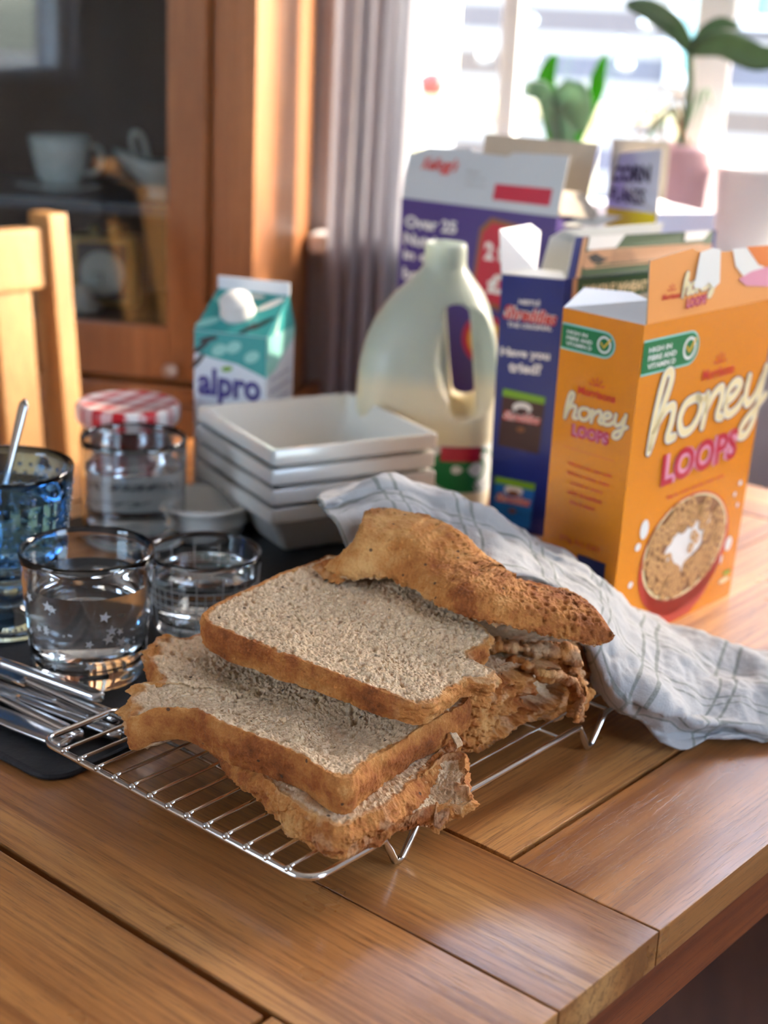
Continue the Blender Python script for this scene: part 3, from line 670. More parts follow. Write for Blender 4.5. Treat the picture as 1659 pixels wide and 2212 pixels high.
# ------------------------------------------------------------------ square bowls
def sq(h, e, z, n=12):                     # rounded square ring, half size h, corner radius e
    P = []
    for k in range(4):
        for j in range(n + 1):
            a = PI / 2 * (k + j / n); cx = (h - e) * (1 if k in (0, 3) else -1); cy = (h - e) * (1 if k < 2 else -1)
            P.append((cx + e * math.cos(a), cy + e * math.sin(a), z))
    return P
BC = Vector((-.063, 1.222, .0053)); BYAW = 0.5323
prof = [(.050, .006, 0), (.052, .008, .0015), (.056, .008, .005), (.070, .006, .0305), (.0755, .004, .0330), (.0770, .0035, .0345), (.0770, .0035, .0450), (.0762, .003, .0462), (.0725, .003, .0460), (.0705, .004, .040), (.0675, .006, .032), (.053, .008, .0065), (.040, .008, .0055)]
def bowl_mesh():
    V = []; n = None
    for h, e, z in prof: q = sq(h, e, z); n = len(q); V += q
    cb, sb = math.cos(BYAW), math.sin(BYAW); V = [(x * cb - y * sb, x * sb + y * cb, z) for x, y, z in V]
    m_ = len(prof); Fs = [(i * n + j, i * n + (j + 1) % n, (i + 1) * n + (j + 1) % n, (i + 1) * n + j) for i in range(m_ - 1) for j in range(n)]
    Fs += [tuple(range(n))[::-1], tuple((m_ - 1) * n + j for j in range(n))]
    return V, Fs
V, Fs = bowl_mesh()
names = ['square white bowl at the bottom of the stack', 'square white bowl second from the bottom of the stack', 'square white bowl second from the top of the stack', 'square white bowl on top of the stack, open and empty']
o = None
for k in range(4):
    if k == 0:
        o = mesh('square_bowl', [tuple(Vector(v) + BC) for v in V], Fs, m_white, None, True, org=BC); autosmooth(o, 35); q = o
    else: q = o.copy(); COL.objects.link(q)
    q.location = (BC.x + [0, .0006, -.0006, .0003][k], BC.y + [0, -.0004, .0004, 0][k], BC.z + k * .0165)
    tag(q, names[k], 'bowl', 'stack of square white bowls')

# ------------------------------------------------------------------ jam jar
c = (-0.2316, 1.2712, 0.0000)
t = thing('jam_jar', 'jam jar with a red and white gingham lid behind the glasses', 'jar', c)
m_jam = simple('dark_red_jam', lin(92, 14, 16), .25, var=.3, nscale=120)
b = MB(); b.lathe([(0, 0), (.036, 0), (.040, .004), (.041, .02), (.041, .062), (.039, .070), (.036, .075), (.036, .078), (0, .078)], c, 48); b.build('jam', m_jam, t, True)
b = MB(); b.lathe([(0, -.0002 + .0002), (.038, 0), (.0425, .004), (.0435, .02), (.0435, .064), (.041, .072), (.038, .078), (.038, .082), (.0368, .082), (.0366, .0785), (.0395, .071), (.0418, .063), (.0416, .02), (.0406, .0035), (.0365, -.0)], c, 48)
b.build('glass_body', m_glass, t, True)
b = MB(); na_ = 24; V = []
for i in range(7):
    for j in range(na_ + 1): a = -PI / 2 - .15 + (j / na_ - .5) * 1.9; V.append((c[0] + .0438 * math.cos(a), c[1] + .0438 * math.sin(a), .012 + .038 * i / 6))
b.add(V, [(i * (na_ + 1) + j, i * (na_ + 1) + j + 1, (i + 1) * (na_ + 1) + j + 1, (i + 1) * (na_ + 1) + j) for i in range(6) for j in range(na_)]); JL = b; JC = c
m_lid = Mt('gingham'); mp = m_lid.N('ShaderNodeMapping', i_Vector=m_lid.obj()); mp.inputs['Scale'].default_value = (50, 50, 50); mp.inputs['Rotation'].default_value = (0, 0, .35)
sp = m_lid.N('ShaderNodeSeparateXYZ', i_0=mp.outputs[0]); ch1 = m_lid.math('GREATER_THAN', m_lid.math('FRACT', sp.outputs[0]), .5); ch2 = m_lid.math('GREATER_THAN', m_lid.math('FRACT', sp.outputs[1]), .5)
m_lid.set(Base_Color=m_lid.mix(m_lid.math('MULTIPLY', m_lid.math('ADD', ch1, ch2), .5), lin(244, 236, 232), lin(196, 22, 36)), Roughness=.3); m_lid = m_lid.m
b = MB(); b.lathe([(.044, .0795), (.0455, .081), (.0462, .084), (.0462, .0925), (.0455, .0945), (.0440, .096), (.040, .0965), (.038, .0958), (0, .0955)], c, 64); b.lathe([(0, .0785), (.044, .0790)], c, 64); b.build('lid', m_lid, t, True)

# ------------------------------------------------------------------ print helpers
TXT = {}
def text2d(s, bold=.0, shear=0.0, space=1.0):
    k = (s, bold, shear, space)
    if k in TXT: return TXT[k]
    cu = bpy.data.curves.new('t', 'FONT'); cu.body = s; cu.size = 1; cu.align_x = 'LEFT'; cu.offset = bold; cu.shear = shear; cu.space_character = space; cu.resolution_u = 3
    o = bpy.data.objects.new('t', cu); COL.objects.link(o); dg = bpy.context.evaluated_depsgraph_get(); me = bpy.data.meshes.new_from_object(o.evaluated_get(dg))
    V = [(v.co.x, v.co.y) for v in me.vertices]; Fs = [tuple(p.vertices) for p in me.polygons]
    bpy.data.objects.remove(o); bpy.data.curves.remove(cu); bpy.data.meshes.remove(me)
    xs = [v[0] for v in V]; ys = [v[1] for v in V]; TXT[k] = (V, Fs, min(xs), max(xs), min(ys), max(ys)); return TXT[k]
class Panel:                               # bilinear printed face: metres across / up
    def __init__(s, bl, br, tl, tr, out=1):
        s.q = [Vector(x) for x in (bl, br, tl, tr)]; s.w = (s.q[1] - s.q[0]).length; s.h = (s.q[2] - s.q[0]).length
        s.n = (s.q[1] - s.q[0]).cross(s.q[2] - s.q[0]).normalized() * out; s.b = MB()
    def P(s, x, y, off=.0): a, c_ = x / s.w, y / s.h; q = s.q; return q[0] * (1 - a) * (1 - c_) + q[1] * a * (1 - c_) + q[2] * (1 - a) * c_ + q[3] * a * c_ + s.n * (.00035 + off * .00009)
    def poly(s, pts, mi, layer=0): s.b.add([s.P(x, y, layer) for x, y in pts], [tuple(range(len(pts)))], mi)
    def rect(s, x0, y0, x1, y1, mi, layer=0): s.poly([(x0, y0), (x1, y0), (x1, y1), (x0, y1)], mi, layer)
    def disc(s, x, y, rx, ry, mi, layer=0, n=32, rot=0.0):
        s.poly([(x + rx * math.cos(a) * math.cos(rot) - ry * math.sin(a) * math.sin(rot), y + rx * math.cos(a) * math.sin(rot) + ry * math.sin(a) * math.cos(rot)) for a in np.linspace(0, 2 * PI, n, endpoint=False)], mi, layer)
    def ring(s, x, y, r0, r1, mi, layer=0, n=32, a0=0, a1=2 * PI):
        A_ = np.linspace(a0, a1, n + 1); V = [s.P(x + r0 * math.cos(a), y + r0 * math.sin(a), layer) for a in A_] + [s.P(x + r1 * math.cos(a), y + r1 * math.sin(a), layer) for a in A_]
        s.b.add(V, [(i, i + 1, n + 2 + i, n + 1 + i) for i in range(n)], mi)
    def text(s, t, x0, y0, x1, mi, layer=0, h=None, bold=.0, shear=0.0, rot=0.0, space=1.0):
        V, Fs, a, b_, c_, d = text2d(t, bold, shear, space); sc = (x1 - x0) / (b_ - a); sy = (h / (d - c_)) if h else sc
        cr, sr = math.cos(rot), math.sin(rot)
        s.b.add([s.P(x0 + (vx - a) * sc * cr - (vy - c_) * sy * sr, y0 + (vx - a) * sc * sr + (vy - c_) * sy * cr, layer) for vx, vy in V], Fs, mi)
    def stroke(s, pts, w, mi, layer=0, n=8, taper=None):
        P = catmull(np.array(pts), n) if len(pts) > 2 else np.array(pts, float); m_ = len(P); L = []; R = []
        for i in range(m_):
            d = P[min(i + 1, m_ - 1)] - P[max(i - 1, 0)]; d = d / (np.linalg.norm(d) + 1e-9); nn = np.array((-d[1], d[0])) * w / 2; L.append(P[i] + nn); R.append(P[i] - nn)
        s.b.add([s.P(*v, layer) for v in L + R], [(i, i + 1, m_ + i + 1, m_ + i) for i in range(m_ - 1)], mi)
        for e in (P[0], P[-1]): s.disc(e[0], e[1], w / 2, w / 2, mi, layer, 14)
    def sun(s, x, y, r, mi, layer=0):
        s.ring(x, y, r * .25, r * .42, mi, layer, 16, .3, PI - .3)
        for k in range(5): a = PI * (k + .5) / 5; s.stroke([(x + r * .6 * math.cos(a), y + r * .6 * math.sin(a)), (x + r * math.cos(a), y + r * math.sin(a))], r * .14, mi, layer)
    def build(s, name, mats, parent): return s.b.build(name, mats, parent)
def curved_text(b, c, r, a_mid, s, z0, width, h, mi):
    V, Fs, xa, xb, ya, yb = text2d(s, .0, .3); W3 = []
    for vx, vy in V: a = a_mid + ((vx - xa) / (xb - xa) - .5) * width / r; W3.append((c[0] + r * math.cos(a), c[1] + r * math.sin(a), z0 + (vy - ya) / (yb - ya) * h))
    b.add(W3, Fs, mi)
curved_text(JL, JC, .0441, -PI / 2 - .15, 'Bonne Maman', .034, .052, .008, 1); curved_text(JL, JC, .0441, -PI / 2 - .15, 'Strawberry', .018, .046, .008, 1)
JL.build('paper_label', [simple('label_paper', lin(222, 216, 208), .6, var=.02), simple('label_ink', lin(40, 36, 40), .6)], bpy.data.objects['jam_jar'], True)
def pill(x0, y0, x1, y1, n=10):            # left edge square, right end round
    r = (y1 - y0) / 2; return [(x0, y0), (x1 - r, y0)] + [(x1 - r + r * math.sin(a), y0 + r - r * math.cos(a)) for a in np.linspace(0, PI, n)] + [(x1 - r, y1), (x0, y1)]
def carton(t, B4, T4, m_out, m_in, th=.0008, name='carton_body'):
    b = MB(); Bv = [Vector(x) for x in B4]; Tv = [Vector(x) for x in T4]; cB = sum(Bv, Vector()) / 4; cT = sum(Tv, Vector()) / 4
    Bi = [p + (cB - p).normalized() * th * 1.6 + Vector((0, 0, th)) for p in Bv]; Ti = [p + (cT - p).normalized() * th * 1.6 for p in Tv]
    V = Bv + Tv + Bi + Ti; F = [(3, 2, 1, 0)]; M_ = [0]
    for i in range(4):
        j = (i + 1) % 4; F += [(i, j, 4 + j, 4 + i), (8 + j, 8 + i, 12 + i, 12 + j), (4 + i, 4 + j, 12 + j, 12 + i)]; M_ += [0, 1, 1]
    F.append((8, 9, 10, 11)); M_.append(1)
    for f, q in zip(F, M_): b.add([V[i] for i in f], [tuple(range(len(f)))], q)
    return b.build(name, [m_out, m_in], t)
def flap(t, pts, m_out, m_in, th=.0009, name='flap', side=1):
    P = [Vector(p) for p in pts]; n = Vector((0, 0, 0))
    for i in range(len(P)): n += P[i].cross(P[(i + 1) % len(P)])
    n.normalize(); n *= side; k = len(P); V = P + [p - n * th for p in P]; b = MB()
    b.add(P, [tuple(range(k))], 0); b.add(V[k:], [tuple(range(k))], 1)
    for i in range(k): b.add([V[i], V[(i + 1) % k], V[k + (i + 1) % k], V[k + i]], [(0, 1, 2, 3)], 1)
    o = mesh(name, b.V, b.F, [m_out, m_in], t, False, b.M); return o
# ------------------------------------------------------------------ honey loops carton
I = dict(white=ink('ink_white', 236, 236, 232), cream=ink('ink_cream', 244, 226, 176), brown=ink('ink_brown', 120, 66, 20), crim=ink('ink_crimson', 190, 16, 50), red=ink('ink_red', 206, 46, 32), green=ink('ink_green', 10, 118, 66), gold=ink('ink_gold', 240, 184, 40),
         loop=ink('ink_loop', 206, 160, 104), loopd=ink('ink_loop_dark', 132, 84, 46), navy=ink('ink_navy', 22, 30, 84), pink=ink('ink_pink', 226, 150, 176), bowlred=ink('ink_bowl_red', 196, 52, 40), orange=ink('ink_orange', 228, 120, 30), black=ink('ink_black', 34, 34, 36), grey=ink('ink_grey', 150, 150, 150), yellow=ink('ink_yellow', 226, 206, 20), choc=ink('ink_chocolate', 62, 34, 34), sky=ink('ink_sky', 30, 108, 190), teal=ink('ink_teal', 60, 160, 160), purple=ink('ink_purple', 74, 44, 150), lime=ink('ink_lime', 120, 170, 40), kraft=ink('ink_kraft', 196, 148, 108), gr2=ink('ink_dark_green', 44, 78, 40), mint=ink('ink_mint', 150, 214, 206), indigo=ink('ink_indigo', 62, 52, 134))
IK = list(I.keys()); IM = [I[k] for k in IK]; ix = {k: i for i, k in enumerate(IK)}
m_orange = simple('carton_orange', lin(230, 140, 16), .26, var=.06, nscale=8, Coat_Weight=.3); m_peach = simple('carton_flap_backlit', lin(238, 160, 84), .35, var=.04)  # flap is paler: light through the thin card put into its colour
HF = [Vector(x) for x in ((0.1659, 0.9816, 0.0000), (0.2816, 1.1146, 0.0000))]; HS = Vector((0.1183, 1.0330, 0.0000))
FLb, FRb = HF; SLb = HS; BRb = FRb + (SLb - FLb)
FLt, SLt = Vector((0.1686, 0.9817, 0.2400)), Vector((0.1195, 1.0347, 0.2400)); FRt = FLt + (FRb - FLb) * 1.06; BRt = FRt + (SLt - FLt)
t = thing('cereal_box', 'open orange cereal box nearest the bread, with two green badges', 'cereal box', (FLb + BRb) / 2, 'open cereal boxes on the table')
carton(t, (FLb, FRb, BRb, SLb), (FLt, FRt, BRt, SLt), m_orange, m_card)
pn = Panel(FLb, FRb, FLt, FRt)
W_ = pn.w
def badge(p, x0, y0, x1, y1):
    h = y1 - y0; p.poly(pill(x0, y0 - .0014, x1 + .0014, y1 + .0014), ix['mint'], 1); p.poly(pill(x0, y0, x1, y1), ix['green'], 2)
    cx, cy = x1 - h / 2, (y0 + y1) / 2; p.ring(cx, cy, h * .28, h * .38, ix['white'], 3, 32); p.stroke([(cx - h * .16, cy + h * .05), (cx - h * .02, cy - h * .12), (cx + h * .32, cy + h * .28)], h * .09, ix['gold'], 4, n=1)
    for k, s in enumerate(('HIGH IN', 'FIBRE AND', 'VITAMIN D')): p.text(s, x0 + (x1 - x0) * .10, y1 - h * (.36 + .26 * k), x0 + (x1 - x0) * (.5 if k == 0 else .6), ix['white'], 3, h=h * .17, bold=.03)
badge(pn, .0015, .2055, .071, .2275)
pn.sun(.105, .1985, .0085, ix['red'], 1); pn.text('Morrisons', .083, .189, .127, ix['red'], 1, bold=.03)
def honey(p, X, Y, s, w):                   # handwritten letters: x' = X + s*x, y' = Y + s*y
    L = [[(0, 0), (.02, .5), (.06, .95), (.11, 1.0), (.12, .85), (.07, .5), (.01, .05)], [(.02, .25), (.10, .48), (.17, .5), (.17, .3), (.15, .08), (.21, .06)],
         [(.38, .50), (.28, .47), (.24, .28), (.28, .08), (.36, .08), (.42, .26), (.41, .44), (.37, .50)], [(.40, .45), (.46, .44)],
         [(.47, .48), (.47, .25), (.46, .04)], [(.47, .25), (.53, .45), (.60, .50), (.61, .32), (.59, .12), (.64, .06)],
         [(.66, .26), (.74, .32), (.78, .44), (.73, .51), (.67, .42), (.66, .2), (.70, .06), (.78, .10), (.82, .2)],
         [(.86, .50), (.85, .25), (.88, .10), (.95, .18), (1.0, .42)], [(1.02, .55), (1.0, .2), (.98, -.15), (.92, -.36), (.85, -.34), (.87, -.18), (.98, -.02), (1.06, .12)]]
    for ly, mi, ww in ((2, ix['brown'], w * 1.34), (3, ix['white'], w * 1.08), (4, ix['cream'], w * .8)):
        for st in L: p.stroke([(X + s * x, Y + s * y * .36 + s * .06 * x) for x, y in st], ww, mi, ly, n=6)
honey(pn, .023, .1475, .150, .0066)
def loops(p, x0, y0, x1, h, rot):
    for ly, mi, bo in ((5, ix['pink'], .085), (6, ix['crim'], .02)): p.text('LOOPS', x0, y0, x1, mi, ly, h=h, bold=bo, rot=rot)
loops(pn, .044, .1165, .149, .0245, .03)
pn.text('Made with whole grain oats', .056, .1045, .136, ix['red'], 1, h=.0032, bold=.02, rot=.02)
random.seed(3)
pn.disc(.093, .055, .0635, .0475, ix['bowlred'], 1, 40); pn.poly([(.035, .045), (.15, .05), (.146, .03), (.13, .012), (.112, .002), (.085, .001), (.060, .010), (.045, .026)], ix['bowlred'], 1)
pn.disc(.0925, .0605, .0595, .0405, ix['cream'], 2, 40); pn.disc(.0925, .061, .057, .0385, ix['loopd'], 3, 40)
pn.poly([(.068, .045), (.062, .062), (.068, .07), (.08, .076), (.098, .08), (.115, .083), (.126, .078), (.122, .066), (.112, .055), (.098, .050), (.088, .038), (.08, .034)], ix['white'], 4)
for k in range(130):
    a = random.uniform(0, 2 * PI); r_ = math.sqrt(random.uniform(.22, 1)); x, y = .0925 + .054 * r_ * math.cos(a), .061 + .0365 * r_ * math.sin(a)
    pn.ring(x, y, .0017, .0056, ix['loopd'], 5 + (k % 5), 16); pn.ring(x - .0002, y + .0002, .0021, .0051, ix['loop'], 5.5 + (k % 5), 16)
for x, y in ((.099, .058), (.106, .064), (.101, .068)): pn.ring(x, y, .0013, .0042, ix['loop'], 9, 16)
for x, y, rx, ry in ((.030, .088, .0055, .0075), (.024, .076, .0036, .003), (.160, .047, .0052, .006), (.152, .036, .0015, .004), (.158, .088, .002, .002), (.164, .096, .0026, .0022), (.165, .078, .0018, .002), (.020, .048, .003, .0025)): pn.disc(x, y, rx, ry, ix['white'], 2, 18)
pn.disc(.162, .016, .008, .0024, ix['cream'], 2); pn.disc(.165, .022, .006, .0016, ix['lime'], 2)
pn.build('printed_front', IM, t)
ps = Panel(SLb, FLb, SLt, FLt); k = ps.w / .07
badge(ps, .001 * k, .2125, .047 * k, .2285)
ps.sun(.036 * k, .1895, .0070, ix['red'], 1); ps.text('Morrisons', .020 * k, .182, .053 * k, ix['red'], 1, bold=.03)
honey(ps, .0105 * k, .1625, .052 * k, .0026)
loops(ps, .018 * k, .1505, .0515 * k, .0095, .02)
for i, s in enumerate(('Wholegrain oats with', 'delicious honey. Enjoy', 'together every', 'with breakfast', 'time to share!')): x = .017 + [0, 0, .004, .002, .005][i]; ps.text(s, x * k, .1285 - i * .0068, (.057 - [0, .001, .006, .006, .012][i]) * k, ix['red'], 1, h=.0032, bold=.02)
ps.rect(.012 * k, .1415, .058 * k, .1418, ix['red'], 1)
ps.text('375g ALL DAY', .016 * k, .071, .054 * k, ix['red'], 1, h=.005); ps.rect(.034 * k, .040, .060 * k, .066, ix['navy'], 1)
ps.build('printed_side', IM, t)
up_ = Vector((0, 0, 1))
fd = (FRt - FLt).normalized()
flap(t, [FLt + fd * .003, FRt, FRt + Vector((0, 0, .040)) + fd * .006, FLt + fd * .10 + Vector((0, 0, .0415)), FLt + fd * .058 + Vector((0, 0, .045)), FLt + fd * .052 + Vector((0, 0, .0475)), FLt + fd * -.001 + Vector((0, 0, .043))], m_peach, m_card, name='front_flap')
pf = Panel(FLt, FRt, FLt + Vector((0, 0, .045)), FRt + Vector((0, 0, .045)))
pf.sun(.030, .0195, .0055, ix['red'], 1); pf.text('Morrisons', .019, .0145, .042, ix['red'], 1, bold=.03); honey(pf, .045, .0150, .042, .003); loops(pf, .051, .0055, .078, .0075, .03)
pf.poly([(.058, .020), (.062, .044), (.078, .046), (.090, .044), (.094, .020), (.086, .017), (.078, .022), (.070, .018)], ix['white'], 8)
pf.poly([(.108, .043), (.115, .030), (.128, .022), (.145, .015), (.170, .012), (.170, .020), (.150, .030), (.130, .042)], ix['white'], 2); pf.poly([(.122, .020), (.135, .014), (.172, .010), (.172, .026), (.140, .024)], ix['pink'], 3); pf.poly([(.128, .043), (.15, .028), (.173, .024), (.173, .041)], ix['orange'], 3)
pf.build('printed_flap', IM, t)
flap(t, [FLt, SLt, Vector((0.1393, 1.0850, 0.2467)), Vector((0.1669, 1.0350, 0.2531)), Vector((0.1731, 1.0000, 0.2539))], m_white_card, m_white_card, name='side_flap', side=-1)

# ------------------------------------------------------------------ navy cereal box
m_navy = simple('carton_navy', lin(22, 40, 118), .3, var=.05, Coat_Weight=.2)
A0 = Vector((0.0929, 1.2517, 0.0000)); B0 = A0 + Vector((.050, -.014, 0)); A1 = Vector((0.0871, 1.2116, 0.2350)); B1 = A1 + Vector((.0505, -.014, 0))
fdv = Vector((.140, .112, 0)); D0, D1 = B0 + fdv, B1 + fdv; E0, E1 = A0 + fdv, A1 + fdv
t = thing('cereal_box', 'navy blue cereal box between the milk bottle and the orange box', 'cereal box', (A0 + D0) / 2, 'open cereal boxes on the table')
carton(t, (A0, B0, D0, E0), (A1, B1, D1, E1), m_navy, m_cardlt)
ps = Panel(A0, B0, A1, B1); w = ps.w; h = ps.h
ps.text('NESTLÉ', w * .30, h * .895, w * .64, ix['white'], 1, h=.0052, bold=.05)
for ly, mi, bo in ((1, ix['white'], .12), (2, ix['red'], .03)): ps.text('Shreddies', w * .06, h * .838, w * .92, mi, ly, h=.0125, bold=bo, shear=.2, rot=-.06)
ps.text('THE ORIGINAL', w * .14, h * .808, w * .86, ix['white'], 1, h=.0042, bold=.04)
ps.text('Have you', w * .06, h * .690, w * .86, ix['white'], 1, h=.0100, bold=.05); ps.text('tried?', w * .20, h * .640, w * .74, ix['white'], 1, h=.0100, bold=.05)
def pack(x0, y0, x1, y1, mi, dk, band, sl):
    ps.poly([(x0, y0), (x1, y0 - sl), (x1 + w * .04, y1 - sl), (x0 + w * .04, y1)], mi, 1); ps.poly([(x0 + w * .03, y1 - h * .028), (x1 + w * .03, y1 - h * .028 - sl), (x1 + w * .04, y1 - sl), (x0 + w * .04, y1)], band, 2)
    cx = (x0 + x1) / 2 + w * .02; cy = (y0 + y1) / 2; ps.disc(cx, cy + h * .045, w * .16, h * .022, ix['white'], 2); ps.disc(cx, cy + h * .033, w * .10, h * .012, dk, 3)
    for ly, m_, bo in ((3, ix['white'], .1), (4, ix['red'], .02)): ps.text('Shreddies', x0 + w * .06, cy - h * .006, x1 - w * .02, m_, ly, h=.0085, bold=bo, shear=.2, rot=-.06)
    ps.disc(cx, cy - h * .04, w * .07, h * .010, ix['loopd'], 3)
pack(w * .10, h * .350, w * .80, h * .575, ix['choc'], ix['choc'], ix['lime'], .004); pack(w * .06, h * .035, w * .74, h * .225, ix['sky'], ix['loopd'], ix['lime'], .003)
ps.build('printed_side', IM, t)
flap(t, [A1, B1, Vector((0.1385, 1.2250, 0.2369)), Vector((0.0930, 1.2350, 0.2378))], m_cardlt, m_cardlt, name='top_rim')
flap(t, [A1, A1 + fdv * .22, Vector((0.1230, 1.2850, 0.2612)), Vector((0.1128, 1.2700, 0.2689)), Vector((0.0837, 1.2200, 0.2692))], m_white_card, m_cardlt, name='side_flap')
zt = B1 + fdv; e0 = A1 + fdv * .25; 
flap(t, [e0, E1, Vector((E1.x + .01, E1.y + .01, .268)), Vector((e0.x + .016, e0.y + .006, .268)), Vector((e0.x + .006, e0.y + .003, .262))], m_cardlt, m_cardlt, name='back_flap')
# raised front flap with the green and kraft banner
F0 = B1 + Vector((.002, .002, 0)); F1 = D1 + Vector((.004, .003, 0)); tl_, tr_ = Vector((0.1453, 1.2150, 0.2667)), Vector((0.2839, 1.3300, 0.2643))
flap(t, [F0, F1, tr_, tl_], m_navy, m_cardlt, name='front_flap')
pf = Panel(F0 + (F1 - F0) * .0, F1, tl_, tr_); W2 = pf.w; H2 = pf.h
pf.rect(W2 * .05, 0, W2 * .97, H2 * .98, ix['kraft'], 1); pf.rect(W2 * .08, 0, W2 * .97, H2 * .30, ix['gr2'], 2); pf.rect(W2 * .08, H2 * .62, W2 * .97, H2 * .99, ix['gr2'], 2)
pf.poly([(W2 * .08, H2 * .26), (W2 * .09, H2 * .60), (W2 * .13, H2 * .66), (W2 * .9, H2 * .66), (W2 * .9, H2 * .24), (W2 * .1, H2 * .20)], ix['kraft'], 3)
pf.poly([(W2 * .10, H2 * .50), (W2 * .15, H2 * .58), (W2 * .21, H2 * .44), (W2 * .25, H2 * .42), (W2 * .19, H2 * .30), (W2 * .14, H2 * .34)], ix['black'], 4)
for i, s in enumerate(('100% WHOLE', 'GRAIN WHEAT', 'HIGH IN FIBRE')): pf.text(s, W2 * .26, H2 * (.52 - i * .12), W2 * (.40 + .02 * i), ix['black'], 4, h=.0026)
for x0, x1, y0 in ((.09, .33, .66), (.76, .95, .74)): pf.poly([(W2 * x0, H2 * y0), (W2 * (x1 - .05), H2 * (y0 + .02)), (W2 * x1, H2 * 1.0), (W2 * x0, H2 * 1.0)], ix['white'], 5)
pf.build('printed_flap', IM, t)

pf = Panel(B0, D0, B1, D1); pf.rect(pf.w * .05, .12, pf.w * .97, pf.h - .0005, ix['kraft'], 1); pf.rect(pf.w * .08, .12, pf.w * .97, pf.h - .0005, ix['gr2'], 2); pf.text('WHOLE WHEAT', pf.w * .12, pf.h - .016, pf.w * .55, ix['cream'], 4, h=.009, bold=.04); pf.build('printed_front', IM, t)
# ------------------------------------------------------------------ purple cereal box
m_purple = simple('carton_purple', lin(62, 40, 122), .3, var=.05, Coat_Weight=.2); m_flapgrey = simple('flap_pale_grey', lin(196, 202, 208), .5, var=.03)
ZP = .259
L1, R1 = Vector((0.0023, 1.5231, 0.2590)), Vector((0.1508, 1.4179, 0.2590)); ed = (R1 - L1).normalized(); bk = Vector((-ed.y, ed.x, 0)) * .052
dn = Vector((0, 0, -ZP)); t = thing('cereal_box', 'tall purple cereal box behind the milk bottle, pale grey flap raised', 'cereal box', (L1 + R1 + bk) / 2 + dn, 'open cereal boxes on the table')
carton(t, (L1 + dn, R1 + dn, R1 + bk + dn, L1 + bk + dn), (L1, R1, R1 + bk, L1 + bk), m_purple, m_card)
pf = Panel(L1 + dn, R1 + dn, L1, R1); w = pf.w
for i, s in enumerate(('Over 25', 'Nutrients', 'in every', 'bowl')): pf.text(s, w * .035, ZP - .029 - i * .0175, w * [.38, .42, .40, .25][i], ix['white'], 1, h=.0125, bold=.04)
pf.poly([(w * .53, ZP - .020), (w * .60, ZP - .008), (w * .78, ZP - .012), (w * .90, ZP - .022), (w * .90, ZP - .085), (w * .74, ZP - .10), (w * .58, ZP - .095), (w * .50, ZP - .080)], ix['loopd'], 1)
pf.poly([(w * .55, ZP - .024), (w * .61, ZP - .013), (w * .78, ZP - .017), (w * .88, ZP - .026), (w * .88, ZP - .082), (w * .74, ZP - .095), (w * .59, ZP - .090), (w * .52, ZP - .077)], ix['crim'], 2)
pf.text('2 for', w * .57, ZP - .050, w * .80, ix['white'], 3, h=.018, bold=.05); pf.text('£5', w * .60, ZP - .082, w * .78, ix['white'], 3, h=.020, bold=.05)
pf.disc(w * .62, ZP - .130, w * .16, .026, ix['crim'], 1); pf.disc(w * .62, ZP - .130, w * .12, .020, ix['gold'], 2); pf.disc(w * .80, ZP - .19, w * .25, .035, ix['pink'], 1)
pf.build('printed_front', IM, t)
# raised printed flap
lt, rtp = Vector((0.0082, 1.5350, 0.3084)), Vector((0.1596, 1.4300, 0.3155))
P_ = lambda a, c_: (L1 * (1 - a) + R1 * a) * (1 - c_) + (lt * (1 - a) + rtp * a) * c_
flap(t, [P_(0, 0), P_(1, 0), P_(1, 1), P_(.66, 1.0), P_(.63, .93), P_(.42, .97), P_(.40, 1.03), P_(.12, 1.02), P_(.05, .92), P_(.0, .87)], m_flapgrey, m_card, name='front_flap')
pf = Panel(L1, R1, lt, rtp); w = pf.w; h = pf.h
pf.text("Kellogg's", w * .10, h * .52, w * .34, ix['red'], 1, h=.016, bold=.03, shear=.5); pf.rect(w * .59, h * .16, w * .94, h * .44, ix['crim'], 1)
for i in range(3): pf.text(['Please', 'recycle me', 'thank you'][i], w * .40, h * (.58 - i * .12), w * [.48, .52, .53][i], ix['grey'], 1, h=.0035)
pf.build('printed_flap', IM, t)
flap(t, [L1 + bk + ed * .06, R1 + bk, R1 + bk + Vector((.004, .01, .066)) + ed * .006, L1 + bk + ed * .058 + Vector((.004, .01, .066))], m_card, m_purple, name='back_flap')
flap(t, [R1, R1 + bk, Vector((0.2226, 1.4850, 0.2549)), Vector((0.1952, 1.4550, 0.2473)), Vector((0.1544, 1.4250, 0.2505))], m_cardlt, m_card, name='side_flap', side=-1)
flap(t, [R1 + Vector((.001, 0, .002)), Vector((0.1541, 1.4350, 0.2825)), Vector((0.1767, 1.4600, 0.2788)), Vector((0.1950, 1.4700, 0.2599)), Vector((0.1914, 1.4550, 0.2543))], m_white_card, m_card, name='side_flap', side=1)

# ------------------------------------------------------------------ corn flakes box
m_yel = simple('carton_yellow', lin(220, 200, 10), .35); m_lav = simple('carton_white', lin(214, 218, 240), .45, var=.02)
ZC = .262
Bc, Cc = Vector((0.2524, 1.4635, 0.2620)), Vector((0.3150, 1.4891, 0.2620)); Ac = Bc + Vector((-.043, .045, 0)); Dc = Cc + (Ac - Bc); dn = Vector((0, 0, -ZC))
t = thing('cereal_box', 'open cereal box farthest back, with white side and a yellow stripe', 'cereal box', (Ac + Cc) / 2 + dn, 'open cereal boxes on the table')
carton(t, (Bc + dn, Cc + dn, Dc + dn, Ac + dn), (Bc, Cc, Dc, Ac), m_lav, m_card)
pf = Panel(Ac + dn, Bc + dn, Ac, Bc); pf.rect(0, ZC - .06, pf.w, ZC - .0005, ix['yellow'], 1); pf.build('printed_front', IM, t)
a1, b1 = Vector((0.2139, 1.5200, 0.3132)), Vector((0.2547, 1.4800, 0.3226))
